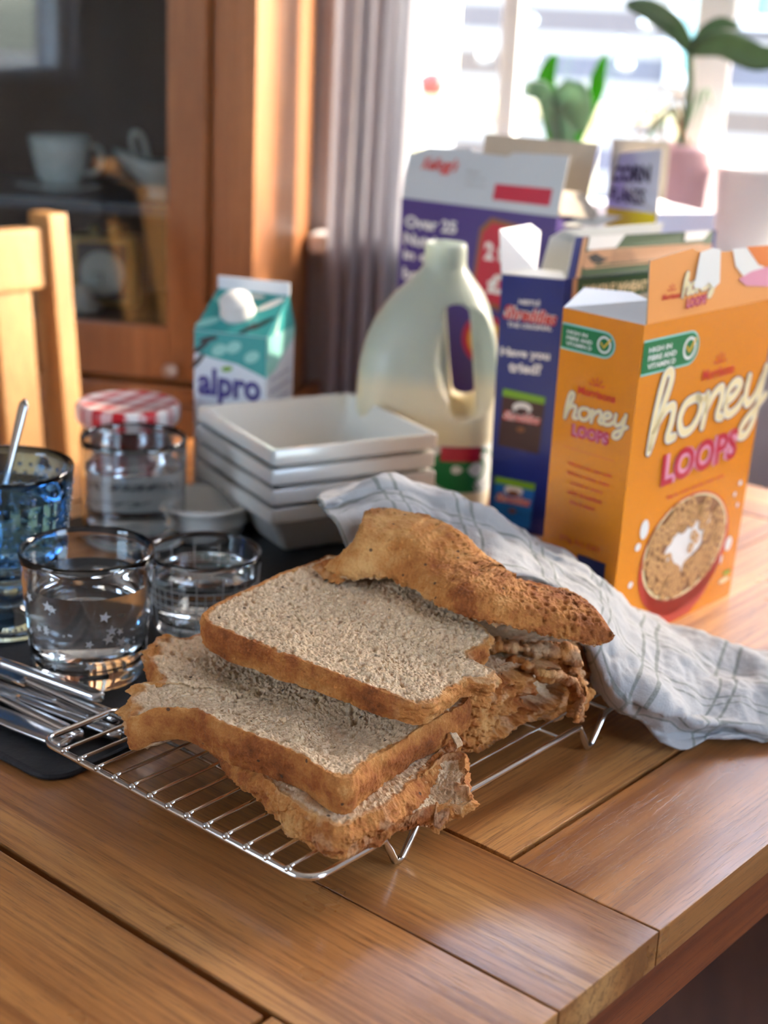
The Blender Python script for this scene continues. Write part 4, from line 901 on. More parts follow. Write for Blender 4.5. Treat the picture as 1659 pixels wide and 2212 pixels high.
flap(t, [Ac, Bc, b1, a1], m_flapgrey, m_card, name='front_flap')
pf = Panel(Ac, Bc, a1, b1); w = pf.w; h = pf.h
pf.text('CORN', w * .02, h * .46, w * .80, ix['black'], 1, h=h * .30, bold=.05); pf.text('FLAKES', w * .04, h * .10, w * .74, ix['black'], 1, h=h * .26, bold=.03); pf.build('printed_flap', IM, t)
flap(t, [Ac + Vector((.0, .0, 0)), Dc, Dc + Vector((0, .004, .058)), Dc + (Ac - Dc) * .05 + Vector((0, .004, .064)), Ac + Vector((0, .004, .066))], m_card, m_lav, name='back_flap')
flap(t, [Bc, Cc, Cc + (Dc - Cc) * .9 + Vector((0, 0, .004)), Bc + (Ac - Bc) * .75 + Vector((0, 0, .024))], m_white_card, m_card, name='side_flap')

# ------------------------------------------------------------------ orange and pink carton at the right edge
# ------------------------------------------------------------------ milk bottle
c = (0.0345, 1.3350, 0.0000); BSC = 1.10; BZ = .925
t = thing('milk_bottle', 'large plastic milk bottle without its cap, with a loop handle', 'milk bottle', c)
def sec(z):  # proportions of the blown bottle
    z = z / BZ
    w, d, cx, ex = sec0(z); return w * BSC, d * BSC, cx * BSC, ex
def sec0(z):                                # half width, half depth, centre x, exponent
    Z = [0, .004, .02, .03, .075, .085, .11, .14, .16, .18, .20, .215, .228, .238, .262]
    Wd = [.050, .0565, .0585, .0575, .0575, .0590, .0590, .0580, .0555, .0505, .0430, .0345, .0240, .0178, .0170]
    Dp = [.046, .0515, .0535, .0525, .0525, .0540, .0540, .0530, .0510, .0465, .0395, .0310, .0225, .0178, .0170]
    Cx = [0, 0, 0, 0, 0, 0, 0, .0005, .001, .0025, .005, .0075, .0088, .009, .009]
    Ex = [4, 4, 4, 4, 4, 4, 4, 3.6, 3.2, 2.8, 2.5, 2.2, 2, 2, 2]
    return [float(np.interp(z, Z, q)) for q in (Wd, Dp, Cx, Ex)]
BYW = math.radians(-2.5)
def bsurf(a, z, off=0.0):
    w, d, cx, ex = sec(z); ca, sa = math.cos(a), math.sin(a); r = (abs(ca / (w + off)) ** ex + abs(sa / (d + off)) ** ex) ** (-1 / ex)
    x, y = cx + r * ca, r * sa; return (c[0] + x * math.cos(BYW) - y * math.sin(BYW), c[1] + x * math.sin(BYW) + y * math.cos(BYW), z)
NA = 64; zs = [z * BZ for z in list(np.linspace(0, .238, 60)) + [.244, .262]]; V = [bsurf(2 * PI * j / NA, z) for z in zs for j in range(NA)]
zt = [.262, .236]; zt = [z * BZ for z in zt]; V += [((bsurf(2 * PI * j / NA, .262 * BZ)[0] - c[0] - .01) * .84 + c[0] + .01, (bsurf(2 * PI * j / NA, .262 * BZ)[1] - c[1]) * .84 + c[1], z) for z in zt for j in range(NA)]
m_ = len(zs) + 2; Fs = [(i * NA + j, i * NA + (j + 1) % NA, (i + 1) * NA + (j + 1) % NA, (i + 1) * NA + j) for i in range(m_ - 1) for j in range(NA)] + [tuple(range(NA))[::-1], tuple((m_ - 1) * NA + j for j in range(NA))]
def bl(x, y, z):
    x *= BSC; y *= BSC; z *= BZ
    return (c[0] + x * math.cos(BYW) - y * math.sin(BYW), c[1] + x * math.sin(BYW) + y * math.cos(BYW), z)
m_hdpe = Mt('milky_plastic'); sp = m_hdpe.N('ShaderNodeSeparateXYZ', i_0=m_hdpe.geo())
lv = m_hdpe.ramp(m_hdpe.math('MULTIPLY_ADD', sp.outputs[2], 1.0, m_hdpe.math('MULTIPLY', m_hdpe.noise(m_hdpe.obj(), 10), .004)), [(.118, lin(240, 232, 206)), (.134, lin(206, 216, 206))])
m_hdpe.set(Base_Color=lv, Roughness=.3, Subsurface_Weight=.25, Subsurface_Radius=(.02, .02, .015), Subsurface_Scale=.6)
tl = m_hdpe.N('ShaderNodeBsdfTranslucent'); m_hdpe.l.new(lv, tl.inputs[0]); mx = m_hdpe.N('ShaderNodeMixShader'); mx.inputs[0].default_value = .3; m_hdpe.l.new(m_hdpe.b.outputs[0], mx.inputs[1]); m_hdpe.l.new(tl.outputs[0], mx.inputs[2]); m_hdpe.l.new(mx.outputs[0], m_hdpe.out.inputs[0]); m_hdpe = m_hdpe.m
bo = mesh('bottle_body', V, Fs, m_hdpe, t)
cut = MB(); sl_ = [(.0225 + .0105 * math.cos(a) + (.004 if math.sin(a) > 0 else 0) * 0, .163 + (.036 if math.sin(a) > 0 else -.056) + .0085 * math.sin(a)) for a in np.linspace(0, 2 * PI, 28, endpoint=False)]
slot = [(x + (z - .165) * -.10 + .002, z) for x, z in sl_]
n = len(slot); V = [bl(x, -.08, z) for x, z in slot] + [bl(x, .08, z) for x, z in slot]; cut.add(V, [tuple(range(n)), tuple(range(n, 2 * n))[::-1]] + [(i, i + n, (i + 1) % n + n, (i + 1) % n) for i in range(n)])
for sy in (-1, 1):                          # hollows on either side that leave the loop of the handle thin
    V = []; Fs = []; kk = 20; ll = 12
    for l in range(ll + 1):
        th = PI * l / ll
        for k_ in range(kk):
            ph = 2 * PI * k_ / kk; V.append(bl(.043 + .038 * math.sin(th) * math.cos(ph), sy * (.058 + .040 * math.sin(th) * math.sin(ph)), .163 + .062 * math.cos(th)))
    for l in range(ll):
        for k_ in range(kk): Fs.append((l * kk + k_, l * kk + (k_ + 1) % kk, (l + 1) * kk + (k_ + 1) % kk, (l + 1) * kk + k_))
    e_ = MB(); e_.add(V, Fs); globals()['ell%d' % (sy + 1)] = e_
cuts = []
for q in (cut, ell0, ell2):
    o = q.build('tmp', m_hdpe); bm = bmesh.new(); bm.from_mesh(o.data); bmesh.ops.remove_doubles(bm, verts=bm.verts, dist=1e-6); bmesh.ops.recalc_face_normals(bm, faces=bm.faces); bm.to_mesh(o.data); bm.free(); cuts.append(o)
    md = bo.modifiers.new('b', 'BOOLEAN'); md.object = o; md.operation = 'DIFFERENCE'; md.solver = 'EXACT'
md = bo.modifiers.new('r', 'REMESH'); md.mode = 'VOXEL'; md.voxel_size = .0016; md.use_smooth_shade = True
md = bo.modifiers.new('s', 'SMOOTH'); md.factor = .6; md.iterations = 14
bpy.context.view_layer.update(); dg = bpy.context.evaluated_depsgraph_get(); me = bpy.data.meshes.new_from_object(bo.evaluated_get(dg)); bo.modifiers.clear(); bo.data = me
for f in me.polygons: f.use_smooth = True
for o in cuts: bpy.data.objects.remove(o)
# wrap label
def patch(a0, a1, z0, z1, off, mi, b, na=40, nz=6, shape=None):
    V = []
    for i in range(nz + 1):
        for j in range(na + 1):
            x, y = j / na, i / nz
            V.append(bsurf(a0 + (a1 - a0) * x, z0 + (z1 - z0) * y, off))
    b.add(V, [(i * (na + 1) + j, i * (na + 1) + j + 1, (i + 1) * (na + 1) + j + 1, (i + 1) * (na + 1) + j) for i in range(nz) for j in range(na)], mi)
b = MB(); patch(-PI * .98, PI * .02, .024, .068, .0006, 0, b, 80)
def disc_l(ac, zc, ra, rz, off, mi, n=32):
    V = [bsurf(ac, zc, off)]; 
    for q in (.5, 1):
        V += [bsurf(ac + ra * q * math.cos(a), zc + rz * q * math.sin(a), off) for a in np.linspace(0, 2 * PI, n, endpoint=False)]
    F = [(0, 1 + i, 1 + (i + 1) % n) for i in range(n)] + [(1 + i, 1 + n + i, 1 + n + (i + 1) % n, 1 + (i + 1) % n) for i in range(n)]; b.add(V, F, mi)
disc_l(-.95, .046, .52, .0215, .0009, 1); patch(-1.30, -.78, .054, .0675, .0014, 2, b, 20, 3); patch(-2.1, -1.55, .052, .065, .0009, 2, b, 20, 3)
b.build('label', [ink('label_white', 220, 224, 220), ink('label_green', 24, 116, 62), ink('label_red', 176, 30, 52)], t, True)

# ------------------------------------------------------------------ drink carton
P0_, P1_, P2_ = Vector((-0.1791, 1.3149, 0.1550)), Vector((-0.1114, 1.2933, 0.1550)), Vector((-0.0910, 1.3593, 0.1550))
P1_.z = P0_.z = P2_.z = .155; xd = (P1_ - P0_).normalized(); yd = Vector((-xd.y, xd.x, 0)); w = (P1_ - P0_).length
P2_ = P1_ + yd * w * .92; P3_ = P0_ + yd * w * .92; dn = Vector((0, 0, -.155))
t = thing('drink_carton', 'white and teal plant drink carton with a white screw cap', 'carton', (P0_ + P2_) / 2 + dn)
m_cartw = simple('carton_pale', lin(226, 234, 242), .35, var=.02)
rA, rB = P3_ - yd * w * .22 + Vector((0, 0, .030)), P2_ - yd * w * .22 + Vector((0, 0, .030))
b = MB(); V = [P0_ + dn, P1_ + dn, P2_ + dn, P3_ + dn, P0_, P1_, P2_, P3_, rA, rB]; b.add(V, [(3, 2, 1, 0), (0, 1, 5, 4), (1, 2, 6, 5), (2, 3, 7, 6), (3, 0, 4, 7), (4, 5, 9, 8), (5, 6, 9), (6, 7, 8, 9), (7, 4, 8)]); b.build('carton_body', m_cartw, t)
f_ = [rA, rB, rB + Vector((0, 0, .012)), rA + Vector((0, 0, .012))]; flap(t, f_, m_cartw, m_cartw, .0016, 'top_seam')
nrm = (P1_ - P0_).cross(rA - P0_).normalized(); cp = (P0_ + P1_ + rA + rB) / 4 - xd * .004; q = nrm.to_track_quat('Z', 'Y').to_matrix(); b = MB()
pr = [(0, 0), (.0165, 0), (.0165, .003), (.0150, .004), (.0148, .014), (.0140, .0155), (0, .0158)]; b.lathe(pr, (0, 0, 0), 32); b.V = [tuple(q @ Vector(v) + cp) for v in b.V]; b.build('cap', m_trim, t, True)
pf = Panel(P0_ + dn, P1_ + dn, P0_, P1_)
pf.poly([(0, .135), (w * .25, .131), (w * .6, .128), (w, .118), (w, .1548), (0, .1548)], ix['teal'], 1)
for ly, mi, bo_ in ((2, ix['indigo'], .035),): pf.text('alpro', w * .06, .088, w * .93, mi, ly, h=.0335, bold=bo_)
pf.disc(w * .46, .1225, .0055, .0024, ix['lime'], 3, rot=.25)
for x, y, r_ in ((.1, .140, .7), (.06, .127, .9), (.2, .148, .3)): pf.disc(w * x, y, .010, .0024, ix['black'], 3, rot=r_)
for x, y in ((.55, .143), (.35, .139), (.8, .136)): pf.disc(w * x, y, .008, .005, ix['mint'], 3, rot=.5)
pf.rect(w * .1, .078, w * .9, .0786, ix['grey'], 1); pf.build('printed_front', IM, t)
pf = Panel(P1_ + dn, P2_ + dn, P1_, P2_); w2 = pf.w
pf.poly([(0, .118), (w2 * .3, .122), (w2 * .7, .137), (w2, .146), (w2, .1548), (0, .1548)], ix['mint'], 1)
for i in range(7): pf.text('plant goodness here'[:12 + i % 4], w2 * .15, .112 - i * .011, w2 * .85, ix['indigo' if i < 3 else 'teal'], 1, h=.0045, rot=.05)
pf.build('printed_side', IM, t)
pf = Panel(P0_, P1_, rA, rB); w3 = pf.w; h3 = pf.h
pf.rect(0, 0, w3, h3, ix['teal'], 0)
for x, y, rx, ry, ro, mi in ((.12, .2, .012, .005, .6, 'mint'), (.85, .3, .013, .003, .9, 'black'), (.82, .75, .014, .004, .8, 'white'), (.2, .7, .012, .004, -.3, 'mint'), (.7, .15, .010, .003, .9, 'black'), (.55, .9, .01, .003, .1, 'white')): pf.disc(w3 * x, h3 * y, rx, ry, ix[mi], 2, rot=ro)
pf.build('printed_top', IM, t)
pf = Panel(P1_, P2_, rB, rB); pf.b.add([P1_ + xd * .0004, P2_ + xd * .0004, rB + xd * .0004], [(0, 1, 2)], ix['teal']); pf.b.add([P1_ + xd * .0006 + yd * .016, P1_ + xd * .0006 + yd * .022, rB * .6 + P1_ * .4 + xd * .0006], [(0, 1, 2)], ix['white']); pf.build('printed_gable', IM, t)
# ------------------------------------------------------------------ cooling rack
RZ = .0200; RC, RS = math.cos(.6893), math.sin(.6893)
def TR(u, v, z=0.0): return (u * RC + v * RS, -u * RS + v * RC, z)
rk = thing('cooling_rack', 'chromed wire cooling rack on folded wire feet under the bread', 'cooling rack', TR(-.52, .63, 0))
u0r, u1r, v0r, v1r, cr_ = -.6370, -.4235, .4700, .7950, .012
def side(u, v0, v1, zf=0.0):                  # a side rail that dips twice to stand on the table
    P = [(u, v0, RZ)]
    for vc in (v0r + .070, v1r - .070):
        for dv, z in ((-.0185, RZ), (-.0135, RZ - .0005), (-.0075, .011), (-.0032, .0032), (0, .0022), (.0032, .0032), (.009, .011), (.0155, RZ - .0005), (.0205, RZ)): P.append((u, vc + dv, max(z, zf)))
    P.append((u, v1, RZ)); return P
def arc(cu, cv, a0, n=6): return [(cu + cr_ * math.cos(math.radians(a0 + 90 * k / n)), cv + cr_ * math.sin(math.radians(a0 + 90 * k / n)), RZ) for k in range(n + 1)]
loop = side(u1r, v0r + cr_ + .002, v1r - cr_ - .002) + arc(u1r - cr_, v1r - cr_, 0) + arc(u0r + cr_, v1r - cr_, 90) + side(u0r, v0r + cr_ + .002, v1r - cr_ - .002, .0076)[::-1] + arc(u0r + cr_, v0r + cr_, 180) + arc(u1r - cr_, v0r + cr_, 270)
b = MB(); b.tube([TR(*p) for p in loop], .0021, 10, closed=True); b.build('frame', m_chrome, rk, True)
STEP = .01472
for i in range(14):
    u = -.5998 - STEP + i * STEP
    if u > u1r - .008: break
    b = MB(); b.tube([TR(u, v0r - .0004, RZ + .0022), TR(u, v0r + .004, RZ + .0026), TR(u, .6, RZ + .0026), TR(u, v1r - .004, RZ + .0026), TR(u, v1r + .0004, RZ + .0022)], .00115, 8); b.lathe([(0, -.002), (.0022, -.001), (.0024, .0006), (0, .0022)], TR(u, v0r, RZ + .0018), 10); b.build('wire', m_chrome, rk, True)
for v in (.520, .572, .690, .745):
    b = MB(); b.tube([TR(u0r, v, RZ + .0006), TR(u1r, v, RZ + .0006)], .0012, 8); b.build('cross_wire', m_chrome, rk, True)

# ------------------------------------------------------------------ bread
def breadmat(name, crumb=True):
    t = Mt(name); co = t.geo(); at = t.N('ShaderNodeAttribute', attribute_name='crust').outputs['Fac']; pt = t.N('ShaderNodeAttribute', attribute_name='tone').outputs['Fac']
    n1 = t.noise(co, 90, 5, .6); n2 = t.noise(co, 700, 4, .65); n3 = t.noise(co, 240, 4, .6)
    cr = t.mix(n3, lin(198, 160, 118), lin(250, 224, 188)); cr = t.mix(t.math('MULTIPLY', t.ramp(n2, [(.35, 1.0), (.55, 0.0)]), .35), cr, lin(166, 128, 88))
    ks = t.math('ADD', t.math('MULTIPLY', n1, .55), t.math('MULTIPLY', t.math('ADD', n2, pt), .28))
    ku = t.ramp(ks, [(.26, lin(100, 50, 20)), (.44, lin(154, 86, 36)), (.60, lin(186, 122, 60)), (.80, lin(214, 164, 102))])
    v = t.N('ShaderNodeTexVoronoi', i_Vector=co, i_Scale=150.0); seed = t.math('MULTIPLY', t.math('LESS_THAN', v.outputs['Distance'], .16), t.math('GREATER_THAN', t.N('ShaderNodeSeparateColor', i_0=v.outputs['Color']).outputs[0], .86))
    c = t.mix(t.math('MINIMUM', t.math('MAXIMUM', at, 0.0), 1.0), cr, ku); c = t.mix(t.math('MULTIPLY', seed, .85), c, lin(74, 50, 34))
    h = t.math('ADD', t.math('MULTIPLY', n2, 1.0), t.math('MULTIPLY', t.noise(co, 1600, 3), .5))
    t.set(Base_Color=c, Roughness=.8, Normal=t.bump(h, .7, .0009), Subsurface_Weight=.08, Subsurface_Radius=(.01, .006, .003), Subsurface_Scale=.35, Specular_IOR_Level=.35); return t.m
m_bread = breadmat('bread')
def crumb_disp(P, s=0, k=1.0):              # pores and torn fibres of the crumb, metres
    w = fbm(P * 120, 2, s)[:, None] * .0012; Q = P + w
    f1, i1 = worley(Q * np.array((330, 330, 330.)), s); f2, i2 = worley(Q * 150, s + 7); f3, i3 = worley(Q * 620, s + 9)
    d = -.0011 * (1 - sstep(.12, .58, f1)) * (.35 + .65 * i1) - .0021 * (1 - sstep(.14, .42, f2)) * (i2 > .66) - .0005 * (1 - sstep(.15, .55, f3))
    return (d + .0005 * fbm(P * 480, 3, s + 3) + .0009 * fbm(P * 60, 3, s + 5)) * k
def crust_disp(P, s=0, k=1.0, pits=0.0):
    f1, i1 = worley(P * 420, s + 2); d = .0005 * fbm(P * 260, 3, s) + .0009 * fbm(P * 55, 3, s + 1) + .0006 * (1 - sstep(.0, .6, f1))
    if np.any(pits): f2, i2 = worley(P * 190, s + 4); d = d - .0021 * (1 - sstep(.15, .46, f2)) * (i2 > .3) * pits
    return d * k
SG_ = 'bread slices stacked on the rack'
def slab(name, label, cat, top, thick, seed=0, dome=0.0, dents=(), rag=.0008, torn=(), na=1100, nr=200, ns=34, rim=.955, bulge=.0016, taper=0.0, group=None, parent=None, pitk=1.0, crustk=1.0, skirt=(), brown=()):
    top = np.array(top, float); O = resample(catmull(top, 10, True), na, True); C = O.mean(0)
    # best plane
    u_, s_, vt = np.linalg.svd(O - C); n = vt[2]; n = n if n[2] > 0 else -n
    rad = O - C; rl = np.linalg.norm(rad, axis=1)[:, None]; ru = rad / rl
    tr = np.zeros(na)
    for (tx, ty, tz, R_, k_) in torn: tr = np.maximum(tr, k_ * (1 - sstep(R_ * .5, R_, np.linalg.norm(O - (tx, ty, tz), axis=1))))
    e = fbm(O * 330, 4, seed) * rag + fbm(O * 90, 2, seed + 2) * rag * 1.5 + tr * (fbm(O * 110, 4, seed + 4) * .0042 + fbm(O * 420, 3, seed + 6) * .0010)
    O0 = O.copy(); O = O + ru * e[:, None]
    rings = []; cr = []; kind = []
    tt = np.linspace(.004, 1, nr) ** .92
    for t_ in tt:
        P = C + (O - C) * t_; d = dome * (1 - t_ ** 2)
        P = P + n * d; rings.append(P); edge = rim + .02 * fbm(O * 200, 3, seed + 8); cr.append(sstep(edge, edge + .03, np.full(na, t_)) * (1 - tr * .35)); kind.append(np.zeros(na))
    for (bx, by, bz, R_) in brown:
        for q_ in range(nr): cr[q_] = np.maximum(cr[q_], (1 - sstep(R_ * .55, R_, np.linalg.norm(rings[q_] - (bx, by, bz), axis=1) + .0022 * fbm(rings[q_] * 200, 3, seed + 5))))
    th = thick * (1 - .18 * fbm(O * 30, 2, seed + 10)) * (1 - taper * 0)
    for (sx, sy, sz, R_, k_) in skirt: th = th * (1 + k_ * (1 - sstep(0, R_, np.linalg.norm(O - (sx, sy, sz), axis=1))))
    for k in range(1, ns + 1):
        f = k / ns; o_ = bulge * math.sin(PI * min(1, f * 1.05)) - taper * f + .0016 * (1 - (1 - min(1, f * 5)) ** 2) * .4
        kf = 1 - sstep(0, .3, np.full(na, f)); B_ = O0 - n * (th * f)[:, None]; e3 = fbm(B_ * 260, 4, seed + 60) * rag + fbm(B_ * 90, 2, seed + 62) * rag * 1.5
        P = B_ + ru * (o_ + e * kf + e3 * (1 - kf))[:, None]; rings.append(P); cr.append(np.ones(na)); kind.append(np.ones(na))
    last = rings[-1]; Cb = C - n * thick * .9
    nb = 40
    for k in range(1, nb): f = 1 - k / nb; rings.append(Cb + (last - Cb) * f); cr.append((1 - sstep(.03, .08, np.full(na, 1 - f))) * np.ones(na)); kind.append(np.full(na, 2.0))
    V = np.concatenate(rings); CR = np.concatenate(cr); KD = np.concatenate(kind); R3 = np.tile(ru, (len(rings), 1)); TR_ = np.tile(tr, len(rings)); NR = len(rings)
    for (dx, dy, dz, R_, dep) in dents:
        q = np.linalg.norm((V - (dx, dy, dz)) * np.array((1, 1, .6)), axis=1) / R_; V = V - n * (dep * np.exp(-q ** 2 * 1.4) * (KD == 0))[:, None]
    top_m = KD == 0; side_m = KD == 1; bot_m = KD == 2
    tl = np.repeat(np.r_[tt, np.ones(NR - nr)], na); D = np.zeros(len(V)); 
    D[top_m] = crumb_disp(V[top_m], seed, pitk) * (1 - .75 * sstep(.95, 1.0, tl[top_m])); V2 = V + n * D[:, None]
    ks = np.zeros(len(V)); f_s = np.repeat(np.r_[np.zeros(nr), np.arange(1, ns + 1) / ns, np.ones(nb - 1)], na)
    ks[side_m] = (crust_disp(V[side_m], seed, crustk) + TR_[side_m] * (fbm(V[side_m] * np.array((70, 70, 170.)), 4, seed + 21) * .0065 + fbm(V[side_m] * np.array((200, 200, 480.)), 3, seed + 22) * .0022)) * sstep(0, .12, f_s[side_m]); V2 = V2 + R3 * ks[:, None]
    if bot_m.any(): V2[bot_m] += n * (crumb_disp(V[bot_m], seed + 30, .8))[:, None]
    tone = .5 + .5 * np.clip(fbm(V * 45, 3, seed + 40), -1, 1) - (.25 * side_m * (1 - abs(f_s - .5))) + .25 * TR_
    CR = np.where(side_m, 1 - .35 * TR_ * sstep(.1, .5, fbm(V * 150, 3, seed + 12)), CR)
    idx = np.arange(NR * na).reshape(NR, na); a_ = idx[:-1]; b_ = idx[1:]
    F_ = np.stack([a_, np.roll(a_, -1, 1), np.roll(b_, -1, 1), b_], -1)
    t = parent or thing(name, label, cat, tuple(V2.min(0) * (0, 0, 1) + C * (1, 1, 0)), SG_ if name == 'bread_slice' else group)
    def part(nm, r0, r1):
        f = F_[r0:r1].reshape(-1, 4)[:, ::-1]; lo = r0 * na; hi = (r1 + 1) * na
        o = mesh(nm, V2[lo:hi], f - lo, m_bread, t, attrs={'crust': CR[lo:hi], 'tone': tone[lo:hi]}); return o
    part('crumb', 0, nr - 1); part('crust', nr - 1, nr + ns - 1)
    part('underside', nr + ns - 1, NR - 1)
    return t
def sheet(name, A_, B_, parent, nu=150, nv=60, amp=.0016, seed=0, crust=.9, sag=0.0, thick=.0012, C_=None, fr=150, label=None):
    # a torn strip of crust between two edge lines, optionally bulging through a middle line
    A_ = resample(catmull(A_, 10), nu); B_ = resample(catmull(B_, 10), nu); V = []
    M_ = (A_ + B_) / 2 if C_ is None else resample(catmull(C_, 10), nu)
    A_ = A_ + fbm(A_ * 300, 3, seed)[:, None] * .0016; B_ = B_ + fbm(B_ * 300, 3, seed + 1)[:, None] * .0016
    for k in range(nv):
        t_ = k / (nv - 1); V.append(A_ * (1 - t_) ** 2 + M_ * 2 * t_ * (1 - t_) + B_ * t_ ** 2 if C_ is not None else A_ * (1 - t_) + B_ * t_)
    V = np.array(V); G = V.reshape(-1, 3); gu = np.gradient(V, axis=1); gv = np.gradient(V, axis=0); N_ = np.cross(gu, gv); N_ /= np.linalg.norm(N_, axis=2)[..., None] + 1e-12; N_ = N_.reshape(-1, 3)
    G = G + N_ * (fbm(G * fr, 4, seed + 3) * amp + crust_disp(G, seed, .7))[:, None]
    idx = np.arange(nv * nu).reshape(nv, nu); F_ = np.stack([idx[:-1, :-1], idx[:-1, 1:], idx[1:, 1:], idx[1:, :-1]], -1).reshape(-1, 4)
    cr = np.clip(crust + .5 * fbm(G * 110, 3, seed + 6), 0, 1); tone = .5 + .5 * fbm(G * 60, 3, seed + 8)
    o = mesh(name, G, F_, m_bread, parent, attrs={'crust': cr, 'tone': tone}); s = o.modifiers.new('s', 'SOLIDIFY'); s.thickness = thick; s.offset = 0
    if label: o['label'] = label
    return o

# middle slice: the big one with the dented crumb and torn left corner
s3 = slab('bread_slice', 'broad front bread slice with dented crumb and a torn crust corner at left', 'bread slice',
    [(-0.1203, 0.7363, 0.0600), (-0.0989, 0.7330, 0.0610), (-0.0816, 0.7201, 0.0610), (-0.0612, 0.7058, 0.0610), (-0.0412, 0.6919, 0.0605), (-0.0268, 0.6764, 0.0600), (-0.0173, 0.6675, 0.0595), (-0.0105, 0.6686, 0.0595), (-0.0032, 0.6814, 0.0600), (0.0098, 0.7034, 0.0600), (0.0249, 0.7259, 0.0610), (0.0407, 0.7439, 0.0620), (0.0525, 0.7632, 0.0620),
     (0.0466, 0.7864, 0.0620), (0.0239, 0.8170, 0.0620), (-0.0165, 0.8516, 0.0620), (-0.0640, 0.8662, 0.0620), (-0.0975, 0.8513, 0.0620), (-0.1176, 0.8296, 0.0620), (-0.1293, 0.8325, 0.0620), (-0.1374, 0.8162, 0.0600), (-0.1316, 0.7942, 0.0580), (-0.1222, 0.7726, 0.0600), (-0.1362, 0.7734, 0.0560), (-0.1367, 0.7496, 0.0550), (-0.1319, 0.7337, 0.0550)],
    .0205, seed=3, dome=-.003, dents=[(*(-0.0186, 0.7359, 0.0580), .030, .0095), (*(-0.0659, 0.7633, 0.0580), .030, .0065), (*(-0.0858, 0.7995, 0.0580), .02, .003), (*(0.0059, 0.7243, 0.0580), .016, .003), (*(-0.0884, 0.7328, 0.0600), .012, -.0015), (*(-0.0422, 0.7264, 0.0600), .014, -.002)],
    torn=[(*(-0.1364, 0.7597, 0.0560), .028, .9), (*(-0.1360, 0.8210, 0.0580), .024, .9)], rag=.0007, nr=230, na=1200, pitk=1.35, bulge=.0022, brown=[(*(-0.1382, 0.7435, 0.0550), .012), (*(-0.1380, 0.7688, 0.0560), .009), (*(-0.1372, 0.8148, 0.0600), .011), (*(-0.1310, 0.8338, 0.0620), .008), (*(-0.1282, 0.7273, 0.0550), .009)])

# bottom slice: lying askew on the wires, ragged
s4 = slab('bread_slice', 'ragged bread slice lying directly on the rack wires, lowest of all', 'bread slice',
    [(-0.0788, 0.7399, 0.0400), (-0.0658, 0.7139, 0.0400), (-0.0516, 0.6947, 0.0400), (-0.0379, 0.6739, 0.0400), (-0.0227, 0.6584, 0.0390), (-0.0132, 0.6547, 0.0390), (0.0004, 0.6681, 0.0400), (0.0121, 0.6818, 0.0410), (0.0255, 0.7056, 0.0410), (0.0398, 0.7336, 0.0410), (0.0408, 0.7739, 0.0410), (0.0138, 0.8085, 0.0410), (-0.0209, 0.8381, 0.0410), (-0.0614, 0.8404, 0.0410), (-0.0923, 0.8096, 0.0410), (-0.0956, 0.7702, 0.0400)],
    .0165, seed=13, torn=[(*(-0.0379, 0.6739, 0.0400), .05, .45), (*(0.0004, 0.6681, 0.0400), .03, .6)], rag=.0012, nr=70, ns=44, bulge=.004, taper=-.004, crustk=1.5)
sheet('torn_crust_fold', [(0.0003, 0.6813, 0.0360), (0.0097, 0.6933, 0.0380), (0.0244, 0.7136, 0.0400), (0.0373, 0.7369, 0.0420), (0.0467, 0.7538, 0.0440)], [(0.0057, 0.6777, 0.0340), (0.0167, 0.6894, 0.0340), (0.0283, 0.7048, 0.0360), (0.0404, 0.7285, 0.0380), (0.0484, 0.7445, 0.0410)], s4, 160, 30, .0014, 23, .95, label='folded brown strip of torn crust')
# torn flap at the right of the bottom slice, with a hollow
slab('torn_flap', None, None, [(0.0032, 0.6802, 0.0360), (0.0122, 0.6904, 0.0370), (0.0243, 0.7022, 0.0400), (0.0331, 0.7183, 0.0430), (0.0408, 0.7287, 0.0450), (0.0490, 0.7258, 0.0450), (0.0513, 0.7148, 0.0430), (0.0496, 0.7047, 0.0400), (0.0535, 0.6963, 0.0360), (0.0490, 0.6915, 0.0340), (0.0422, 0.6918, 0.0340), (0.0331, 0.6900, 0.0340), (0.0222, 0.6818, 0.0320), (0.0114, 0.6816, 0.0310)],
    .0105, seed=31, torn=[(*(0.0370, 0.7057, 0.0360), .05, .55)], rag=.0012, na=700, nr=90, ns=20, dents=[(*(0.0342, 0.7032, 0.0400), .014, .0065), (*(0.0434, 0.7224, 0.0400), .009, .004)], rim=.86, bulge=.0015, crustk=1.4, parent=s4, skirt=[(*(0.0367, 0.6894, 0.0340), .010, 1.0)])
sheet('torn_crust_strip', [(0.0339, 0.6918, 0.0330), (0.0381, 0.6937, 0.0330), (0.0431, 0.6967, 0.0330)], [(0.0340, 0.6803, 0.0275), (0.0365, 0.6785, 0.0265), (0.0399, 0.6829, 0.0280)], s4, 50, 40, .0010, 37, .9)
sheet('torn_crust_strip', [(0.0444, 0.7005, 0.0420), (0.0487, 0.6959, 0.0420), (0.0521, 0.6919, 0.0400)], [(0.0456, 0.6931, 0.0310), (0.0514, 0.6938, 0.0290), (0.0559, 0.7007, 0.0320)], s4, 60, 40, .0014, 41, .75)

# torn remainder of the loaf behind, standing on the rack under the top crust
tc = thing('torn_loaf', 'torn lump of loaf with a hollow in its side, under the long crust', 'bread', TR(-.49, .69, .024))
slab('loaf_block', None, None, [TR(-.452, .628, .067), TR(-.446, .655, .068), TR(-.442, .69, .069), TR(-.440, .716, .069), TR(-.450, .738, .068), TR(-.50, .745, .069), TR(-.55, .735, .069), TR(-.575, .70, .068), TR(-.57, .65, .067), TR(-.54, .615, .067), TR(-.48, .612, .067)],
    .043, seed=51, torn=[(*TR(-.445, .68, .08), .075, .8)], rag=.0015, na=1000, nr=60, ns=150, bulge=.0035, taper=-.002, crustk=2.2, parent=tc)
blk = [o for o in tc.children if o.name.startswith('crust')][0]
